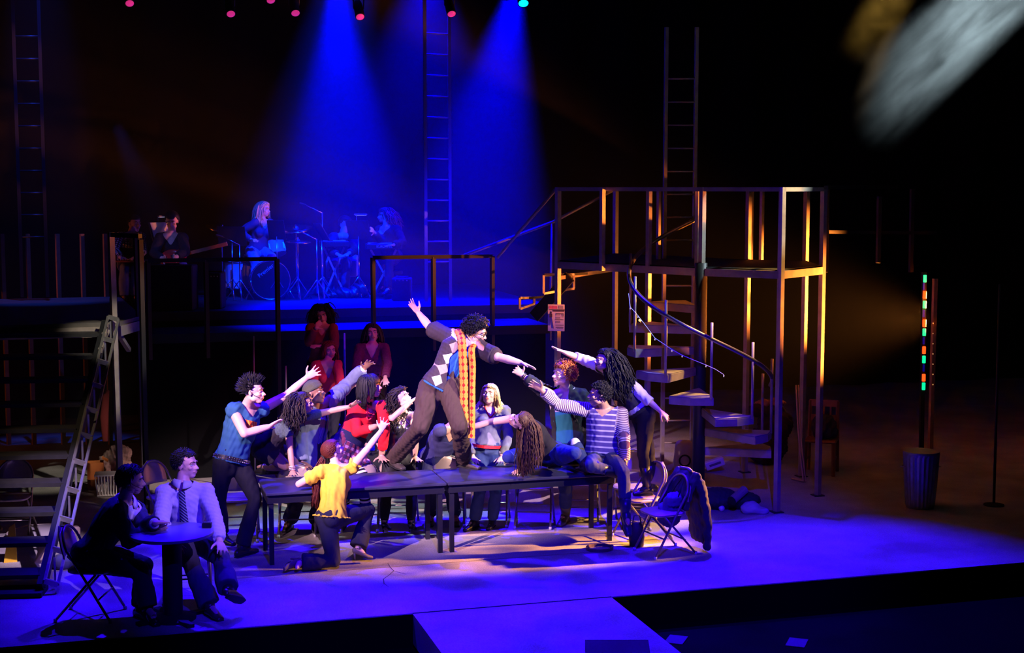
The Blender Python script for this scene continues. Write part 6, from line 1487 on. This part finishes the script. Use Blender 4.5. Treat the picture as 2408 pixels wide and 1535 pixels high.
def striped_man():
    P = pose('striped', 15.55, 1.76, 'm', -15, -8, (1414, 1074), (1421, 955, '-'), (1409, 928, -.08), (-84, 4, 0),
             dict(sh=(1460, 974, '-'), el=(1467, 1032, '-'), wr=(1470, 1086, '+'), tip=(1474, 1108, '-'), palm=(-1, .2, 0), curl=16),
             dict(sh=(1372, 962, '-'), el=(1312, 952, '-'), wr=(1275, 918, '-'), tip=(1243, 894, '-'), palm=(-.3, .9, -.2), spread=.8, curl=10, thumb=1.2),
             dict(hip=(1432, 1080, -.04), kn=(1466, 1110, '-'), an=(1472, 1212, '-'), toe=(1482, 1248, '-'), flat=False),
             dict(hip=(1398, 1080, .0), kn=(1392, 1096, '-'), an=(1430, 1104, ('z', T+.07)), toe=(1448, 1106, ('z', T+.05)), flat=False))
    r = who(P, 'person in purple and white striped long sleeve shirt sitting on table end')
    body(P, r, SKM['tan']); face(P, r); headset(P, r, 'L')
    def st(M, MIX, x, y, z):
        t_ = M('GREATER_THAN', M('FRACT', M('MULTIPLY', y, 17)), .70); a = M('GREATER_THAN', M('FRACT', M('MULTIPLY', y, 48)), .5)
        return MIX(M('GREATER_THAN', z, .9), MIX(t_, (.09, .06, .24), (.50, .45, .55)), MIX(a, (.12, .06, .12), (.66, .58, .60)))
    def cut(P, co, pat): lat, fr, h = coords(P, co); return vneck(.12, .15)(P, co, pat)
    garment(P, r, 'striped_shirt', pattern_mat('striped_knit', st), dict(torso=(.06, 1.0), L=1.9, R=1.9, cuff=.002), .022, .009, seed=103, fold=.005, cut=cut)
    garment(P, r, 'jeans', cloth('mid_denim', (.045, .05, .11)), dict(torso=(-.17, .08), LL=1.62, RL=1.9, flare=.0), .010, seed=104)
    belt(P, r, LEATHER, .0, .018, .020)
    for sd in 'LR': shoe(P, r, sd, mat('blue_black_boot', (.03, .03, .05), .35, spec=.6), kind='boot', name='boot')
    put_hair(P, r, hairm('black', (.012, .011, .013)), dict(kind='curl', len=.034, n=900, out=.8, noise=.5, ca=.008, cf=130, r=.0052, seg=5, grav=.2, tip=.6, cap=.014, line=.45), 25, False)
striped_man()

def chair_woman():
    P = pose('chairw', 15.68, 1.72, 'f', -65, -55, (1509, 968), (1440, 876, '-'), (1423, 846, -.12), (-82, 4, 0),
             dict(sh=(1470, 890, '-'), el=(1512, 930, '-'), wr=(1552, 966, '-'), tip=(1579, 990, '+'), palm=(-.2, -.6, -.8), spread=1.2, curl=6),
             dict(sh=(1412, 862, '+'), el=(1364, 842, '+'), wr=(1326, 828, '-'), tip=(1288, 812, '-'), palm=(.1, .3, -1), spread=1.0, curl=-2),
             dict(kn=(1512, 1066, '-'), an=(1522, 1146, ('z', .54)), toe=(1492, 1160, ('z', .48))),
             dict(kn=(1526, 1062, '+'), an=(1534, 1138, ('z', .54)), toe=(1506, 1150, ('z', .48))))
    r = who(P, 'person with long black hair and pale sleeves leaning forward on a chair')
    body(P, r, SKM['fair']); face(P, r); headset(P, r, 'L')
    garment(P, r, 'trousers', cloth('black_leggings', (.014, .012, .016)), dict(torso=(-.17, .14), LL=1.4, RL=1.4, flare=0), .010, seed=111, fold=.005)
    garment(P, r, 'blouse', cloth('cream_blouse', (.72, .66, .66)), dict(torso=(.06, 1.0), L=1.45, R=1.3, cuff=.004), .020, seed=113, fold=.007, cut=vneck(.16, .10))
    def cutv(P, co, pat): lat, fr, h = coords(P, co); return vneck(.22, .12)(P, co, pat)
    garment(P, r, 'vest', cloth('dark_vest', (.03, .028, .04)), dict(torso=(.16, .93)), .034, seed=114, cut=cutv)
    belt(P, r, cloth('studded_black', (.02, .02, .02)), .03, .016, .014, 'belt')
    for sd in 'LR': shoe(P, r, sd, LEATHER, kind='tall', name='tall_boot')
    put_hair(P, r, hairm('black', (.012, .011, .013)), dict(kind='fall', len=.44, n=460, out=.4, noise=.07, ca=.010, cf=45, r=.0068, tuck=-.005, seg=13, stiff=.72, tip=.45, cap=.018, line=.52, flow=(0, -.25, 0)), 27)
chair_woman()

def suited_man():
    P = pose('suit', 12.72, 1.78, 'm', 85, 80, (216, 1300), (294, 1176, '+'), (308, 1128, -.02), (100, -6, 0),
             dict(sh=(318, 1198, '+'), el=(340, 1236, '-'), wr=(366, 1230, '-'), tip=(384, 1224, '+'), palm=(0, .8, -.3), curl=18, spread=.6),
             dict(sh=(276, 1206, '-'), el=(302, 1270, '-'), wr=(364, 1246, '+'), tip=(388, 1236, '-'), palm=(-.2, -.9, .1), curl=22, spread=.6),
             dict(kn=(340, 1330, '+'), an=(330, 1440, '-'), toe=(362, 1456, ('z', .03))),
             dict(kn=(330, 1340, '-'), an=(350, 1462, '-'), toe=(388, 1482, ('z', .03))))
    r = who(P, 'person in dark suit seated at the round table, hands clasped')
    body(P, r, SKM['light']); face(P, r); headset(P, r, 'R')
    suit = cloth('charcoal_suit', (.030, .030, .042))
    garment(P, r, 'trousers', suit, dict(torso=(-.17, .2), LL=1.93, RL=1.93, flare=.022), .020, seed=121)
    garment(P, r, 'shirt', cloth('white_shirt', (.7, .68, .72)), dict(torso=(.2, 1.0), L=1.96, R=1.96, cuff=.004), .014, seed=122, fold=.003, cut=vneck(.05, .09))
    shirt_collar(P, r, cloth('white_shirt', (.7, .68, .72)))
    garment(P, r, 'jacket', suit, dict(torso=(-.25, 1.0), L=1.88, R=1.88, cuff=.006), .028, seed=124, fold=.009, cut=vneck(.30, .13))
    for sd in 'LR': shoe(P, r, sd, mat('black_oxford', (.012, .011, .011), .25, spec=.6), name='shoe')
    put_hair(P, r, hairm('black', (.012, .011, .013)), dict(kind='fall', len=.055, n=640, out=.18, noise=.08, r=.006, seg=5, stiff=.8, tip=.4, cap=.014, line=.48, tuck=.06), 29, False)
suited_man()

def tie_man():
    P = pose('tie', 13.30, 1.80, 'm', 12, 10, (440, 1264), (428, 1136, '-'), (437, 1092, -.04), (72, 2, 0),
             dict(sh=(484, 1158, '-'), el=(506, 1222, '-'), wr=(516, 1272, '-'), tip=(526, 1300, '-'), palm=(-.3, -.3, -.8), curl=12),
             dict(sh=(386, 1160, '-'), el=(380, 1228, '-'), wr=(408, 1276, '-'), tip=(424, 1300, '-'), palm='down', curl=12),
             dict(kn=(520, 1310, '-'), an=(536, 1386, '-'), toe=(580, 1402, ('z', .12)), flat=False),
             dict(kn=(448, 1322, '-'), an=(494, 1420, '-'), toe=(518, 1452, ('z', .03))))
    r = who(P, 'person in pale dress shirt and striped tie seated behind the round table')
    body(P, r, SKM['fair']); face(P, r)
    garment(P, r, 'trousers', cloth('grey_trousers', (.06, .055, .075)), dict(torso=(-.17, .05), LL=1.95, RL=1.95, flare=.035), .020, seed=131)
    garment(P, r, 'dress_shirt', cloth('lilac_shirt', (.55, .52, .62)), dict(torso=(.04, 1.0), L=1.93, R=1.93, cuff=.004), .024, seed=133, fold=.009, cut=vneck(.05, .10))
    up = nrm(P.neck-P.pel); c, lat, fr = spine(P, 1.0); shirt_collar(P, r, cloth('lilac_shirt', (.55, .52, .62)))
    def diag(M, MIX, x, y, z): return MIX(M('GREATER_THAN', M('FRACT', M('MULTIPLY', M('ADD', x, y), 34)), .62), (.02, .025, .07), (.25, .27, .38))
    co = []; pt = []; q = []
    for i in range(13):
        h = .0-.46*i/12; w = np.interp(i, (0, 1, 2, 10, 12), (.026, .030, .026, .042, .004)); dt = np.interp(i, (0, 3, 7, 12), (.135, .155, .158, .150)); p = P.neck+up*(h-.04)+fr*dt
        for k in (-1, 1): co.append(p+lat*k*w); pt.append((k*w, h, 0))
        for k in (1, -1): co.append(p+lat*k*w-fr*.012); pt.append((k*w, h, 0))
    for i in range(12):
        for k in range(4): q.append((i*4+k, i*4+(k+1) % 4, i*4+4+(k+1) % 4, i*4+4+k))
    link_mesh('tie', np_mesh('tie', np.array(co)-org(r), np.array(q), np.array(pt)), pattern_mat('striped_tie', diag), r)
    for sd in 'LR': shoe(P, r, sd, mat('brown_oxford', (.05, .03, .022), .3, spec=.6), name='shoe')
    put_hair(P, r, hairm('black', (.012, .011, .013)), dict(kind='curl', len=.034, n=620, out=.45, noise=.25, ca=.003, r=.006, seg=4, stiff=.8, grav=.2, tip=.4, cap=.016, line=.48), 31, False)
tie_man()

def watcher_chin():
    P = pose('chin', 18.45, 1.70, 'f', 5, 5, (756, 850), (758, 764, '-'), (757, 738, -.12), (8, -16, 8),
             dict(sh=(784, 772, '-'), el=(788, 814, '-'), wr=(752, 814, '-'), tip=(728, 812, '-'), palm=(0, -.4, -.8), curl=20, spread=.5),
             dict(sh=(730, 772, '-'), el=(726, 806, '-'), wr=(744, 770, '-'), tip=(750, 756, '+'), palm=(.3, -.6, .4), curl=40, spread=.3),
             dict(kn=(772, 925, '-'), an=(770, 985, '+'), toe=(774, 996, '-')), dict(kn=(742, 925, '-'), an=(742, 985, '+'), toe=(740, 996, '-')))
    block(P, 'black block under the woman resting chin on hand'); r = who(P, 'person with dark curls resting chin on hand under the band deck')
    body(P, r, SKM['light'], .010); face(P, r)
    garment(P, r, 'sweater', cloth('plum_sweater', (.20, .03, .05)), dict(torso=(-.1, 1.0), L=1.9, R=1.9), .018, .012, seed=141, cut=vneck(.12, .10))
    garment(P, r, 'trousers', cloth('black_jeans', (.016, .015, .02)), dict(torso=(-.17, .2), LL=1.95, RL=1.95), .012, .012, seed=142)
    for sd in 'LR': shoe(P, r, sd, LEATHER)
    put_hair(P, r, hairm('darkbrown', (.022, .016, .014)), dict(kind='curl', len=.22, n=340, out=.35, noise=.14, ca=.013, cf=55, r=.008, seg=9, cap=.02, line=.5), 33)
watcher_chin()
def watcher_red():
    P = pose('wred', 18.0, 1.66, 'f', 15, 15, (770, 932), (769, 850, '-'), (775, 824, -.1), (24, 2, 0),
             dict(sh=(794, 858, '-'), el=(800, 905, '-'), wr=(784, 935, '-'), tip=(772, 945, '-'), palm='down'),
             dict(sh=(742, 860, '-'), el=(736, 905, '-'), wr=(752, 935, '-'), tip=(764, 945, '-'), palm='down'),
             dict(kn=(782, 1010, '-'), an=(780, 1085, '+'), toe=(784, 1096, '-')), dict(kn=(756, 1010, '-'), an=(756, 1085, '+'), toe=(754, 1096, '-')))
    block(P, 'black block under the woman in the crimson sweater'); r = who(P, 'person with auburn bob in crimson V-neck sweater standing behind')
    body(P, r, SKM['light'], .010); face(P, r)
    garment(P, r, 'sweater', cloth('crimson_sweater', (.62, .02, .05)), dict(torso=(-.1, 1.0), L=1.9, R=1.9), .018, .012, seed=151, cut=vneck(.20, .09))
    garment(P, r, 'trousers', cloth('black_jeans', (.016, .015, .02)), dict(torso=(-.17, .2), LL=1.95, RL=1.95), .012, .012, seed=152)
    for sd in 'LR': shoe(P, r, sd, LEATHER)
    put_hair(P, r, hairm('auburn', (.20, .03, .015)), dict(kind='fall', len=.24, n=300, out=.2, noise=.05, r=.010, seg=9, stiff=.66, tip=.8, cap=.014, line=.5), 35)
watcher_red()
def watcher_hood():
    P = pose('whood', 18.25, 1.70, 'f', 5, 5, (875, 896), (875, 810, '-'), (876, 782, -.1), (8, 4, 6),
             dict(sh=(904, 818, '-'), el=(912, 856, '-'), wr=(906, 888, '-'), tip=(908, 908, '-'), palm=(0, -1, 0), spread=1.4, curl=10),
             dict(sh=(846, 820, '-'), el=(838, 862, '-'), wr=(842, 894, '-'), tip=(842, 912, '-'), palm='away'),
             dict(kn=(888, 975, '-'), an=(888, 1045, '+'), toe=(890, 1058, '-')), dict(kn=(862, 975, '-'), an=(862, 1045, '+'), toe=(860, 1058, '-')))
    block(P, 'black block under the woman in the plum spangled top'); r = who(P, 'person with long dark hair and plum spangled top standing behind')
    body(P, r, SKM['light'], .010); face(P, r)
    garment(P, r, 'cardigan', cloth('plum_cardigan', (.14, .02, .06), noise=.5, scale=50), dict(torso=(-.1, 1.0), L=1.9, R=1.9), .020, .012, seed=161, cut=vneck(.16, .09))
    garment(P, r, 'trousers', cloth('black_jeans', (.016, .015, .02)), dict(torso=(-.17, .2), LL=1.95, RL=1.95), .012, .012, seed=162)
    for sd in 'LR': shoe(P, r, sd, LEATHER)
    put_hair(P, r, hairm('darkbrown', (.022, .016, .014)), dict(kind='fall', len=.30, n=280, out=.25, noise=.05, r=.010, seg=9, stiff=.68, tip=.7, cap=.016, line=.55), 37)
watcher_hood()

BZ = 2.1                                                       # upper band deck
def seated(name, D, H, sex, yaw, pel, neck, head, hd, Lw, Rw, label, top, hairst, hairmat, seed, skin='light', legs=None, pants=None):
    cz = pel[1]
    LL = legs[0] if legs else dict(kn=(pel[0]+14, pel[1]+12, '-'), an=(pel[0]+12, pel[1]+82, '+'), toe=(pel[0]+16, pel[1]+92, '-'))
    RL = legs[1] if legs else dict(kn=(pel[0]-14, pel[1]+12, '-'), an=(pel[0]-14, pel[1]+82, '+'), toe=(pel[0]-16, pel[1]+92, '-'))
    P = pose(name, D, H, sex, yaw, yaw, pel, neck, head, hd, Lw, Rw, LL, RL)
    r = who(P, label); r['group'] = 'band players on the upper deck'
    body(P, r, SKM[skin], .010); face(P, r)
    garment(P, r, 'top', top, dict(torso=(-.1, 1.0), L=1.9, R=1.9), .020, .012, seed=seed, cut=vneck(.14, .10))
    garment(P, r, 'trousers', pants or cloth('blue_denim', (.03, .05, .13)), dict(torso=(-.17, .2), LL=1.95, RL=1.95), .014, .012, seed=seed+1)
    for sd in 'LR': shoe(P, r, sd, LEATHER)
    put_hair(P, r, hairmat, hairst, seed)
    return P, r
seated('drummer', 22.0, 1.70, 'f', 40, (606, 590), (617, 516, '-'), (620, 492, -.1), (66, -4, 0),
       dict(sh=(636, 524, '+'), el=(646, 556, '-'), wr=(652, 548, '-'), tip=(658, 538, '-'), palm='down', curl=30), dict(sh=(600, 524, '-'), el=(562, 546, '+'), wr=(592, 564, '-'), tip=(606, 562, '-'), palm='down', curl=30),
       'person with long blonde hair drumming on the upper deck', cloth('dark_navy', (.05, .05, .12)), dict(kind='fall', len=.30, n=260, out=.2, noise=.05, r=.010, seg=8, cap=.014, line=.5, stiff=.68), hairm('blonde', (.62, .42, .17)), 201,
       legs=(dict(kn=(640, 606, '-'), an=(648, 670, '+'), toe=(656, 684, '-')), dict(kn=(598, 612, '-'), an=(600, 676, '+'), toe=(604, 690, '-'))), pants=cloth('pale_denim', (.22, .26, .42)))
seated('keys', 22.1, 1.68, 'f', -50, (920, 598), (907, 532, '-'), (904, 507, -.1), (-62, 0, 0),
       dict(sh=(934, 540, '-'), el=(948, 568, '-'), wr=(924, 576, '-'), tip=(906, 576, '-'), palm='down', curl=12), dict(sh=(892, 540, '+'), el=(896, 568, '-'), wr=(880, 546, '-'), tip=(872, 536, '-'), palm='left', curl=20),
       'person with wavy auburn hair playing the keyboard on the upper deck', cloth('black_jacket', (.02, .018, .022)), dict(kind='curl', len=.32, n=260, out=.35, noise=.12, ca=.014, cf=40, r=.010, seg=10, cap=.018, line=.5, flow=(0, -.2, 0)), hairm('auburn2', (.30, .08, .05)), 211,
       legs=(dict(kn=(916, 612, '-'), an=(914, 678, '+'), toe=(902, 690, '-')), dict(kn=(900, 612, '+'), an=(902, 672, '+'), toe=(892, 684, '-'))), pants=cloth('dark_brown', (.05, .03, .03)))
def check(M, MIX, x, y, z):
    a = M('GREATER_THAN', M('FRACT', M('MULTIPLY', x, 26)), .40); b = M('GREATER_THAN', M('FRACT', M('MULTIPLY', y, 26)), .40)
    return MIX(M('MULTIPLY', a, b), (.02, .02, .03), (.75, .72, .70))
P_, r_ = seated('checked', 21.4, 1.74, 'm', 25, (306, 618), (308, 548, '-'), (316, 526, -.08), (50, 0, 0),
       dict(sh=(330, 558, '-'), el=(336, 590, '-'), wr=(322, 604, '-'), tip=(312, 606, '-'), palm='down', curl=20), dict(sh=(282, 558, '-'), el=(270, 590, '-'), wr=(284, 606, '-'), tip=(294, 606, '-'), palm='down', curl=20),
       'person in black and white checked shirt seated at a laptop table', pattern_mat('checked_shirt', check), dict(kind='cap', cap=.02, line=.3), hairm('black', (.012, .011, .013)), 221, pants=cloth('pale_denim', (.22, .26, .42)))
seated('guitar', 21.1, 1.78, 'm', 5, (408, 624), (403, 548, '-'), (404, 520, -.1), (4, -18, 0),
       dict(sh=(430, 560, '-'), el=(436, 592, '-'), wr=(414, 604, '-'), tip=(402, 606, '-'), palm='cam', curl=25), dict(sh=(376, 560, '-'), el=(362, 596, '-'), wr=(382, 608, '-'), tip=(396, 606, '-'), palm='cam', curl=25),
       'person in black hoodie bent over a red guitar on the upper deck', cloth('black_hoodie', (.018, .017, .02)), dict(kind='cap', cap=.03, line=.35), hairm('black', (.012, .011, .013)), 231, pants=cloth('pale_denim', (.22, .26, .42)))
seated('bass', 22.7, 1.74, 'm', 30, (800, 610), (806, 552, '-'), (812, 528, -.08), (40, -10, 0),
       dict(sh=(828, 558, '-'), el=(836, 588, '-'), wr=(820, 596, '-'), palm='down'), dict(sh=(784, 558, '-'), el=(776, 590, '-'), wr=(794, 598, '-'), palm='down'),
       'person with dark hair mostly hidden behind a lit music stand', cloth('navy_top', (.02, .02, .05)), dict(kind='cap', cap=.025, line=.4), hairm('black', (.012, .011, .013)), 241)

def hidden_person():
    P = pose('hidden', 16.15, 1.74, 'm', 10, 30, (1022, 1078), (1058, 1004, '-'), (1084, 984, '-'), (60, -20, 0),
             dict(sh=(1076, 1012, '+'), el=(1080, 1056, .06), wr=(1082, 1106, .04), palm='down'), dict(sh=(1034, 1012, '-'), el=(1030, 1056, .04), wr=(1040, 1106, .04), palm='down'),
             dict(kn=(1062, 1160, -.04), an=(1070, 1232, '+'), toe=(1078, 1246, ('z', .03))), dict(kn=(1016, 1160, -.04), an=(1012, 1232, '+'), toe=(1010, 1244, ('z', .03))))
    r = who(P, 'person in navy top and dark jeans hidden behind the standing man')
    body(P, r, SKM['tan'], .010); face(P, r)
    garment(P, r, 'top', cloth('navy_tee', (.03, .03, .09)), dict(torso=(-.1, 1.0), L=.8, R=.8), .018, .012, seed=251, cut=vneck(.12, .10))
    garment(P, r, 'jeans', cloth('dark_denim', (.035, .035, .055)), dict(torso=(-.17, .2), LL=1.95, RL=1.95), .014, .012, seed=252)
    for sd in 'LR': shoe(P, r, sd, LEATHER)
    put_hair(P, r, hairm('black', (.012, .011, .013)), dict(kind='cap', cap=.015), 253, False)
hidden_person()
sc.collection.children.unlink(TMP); bpy.data.collections.remove(TMP)
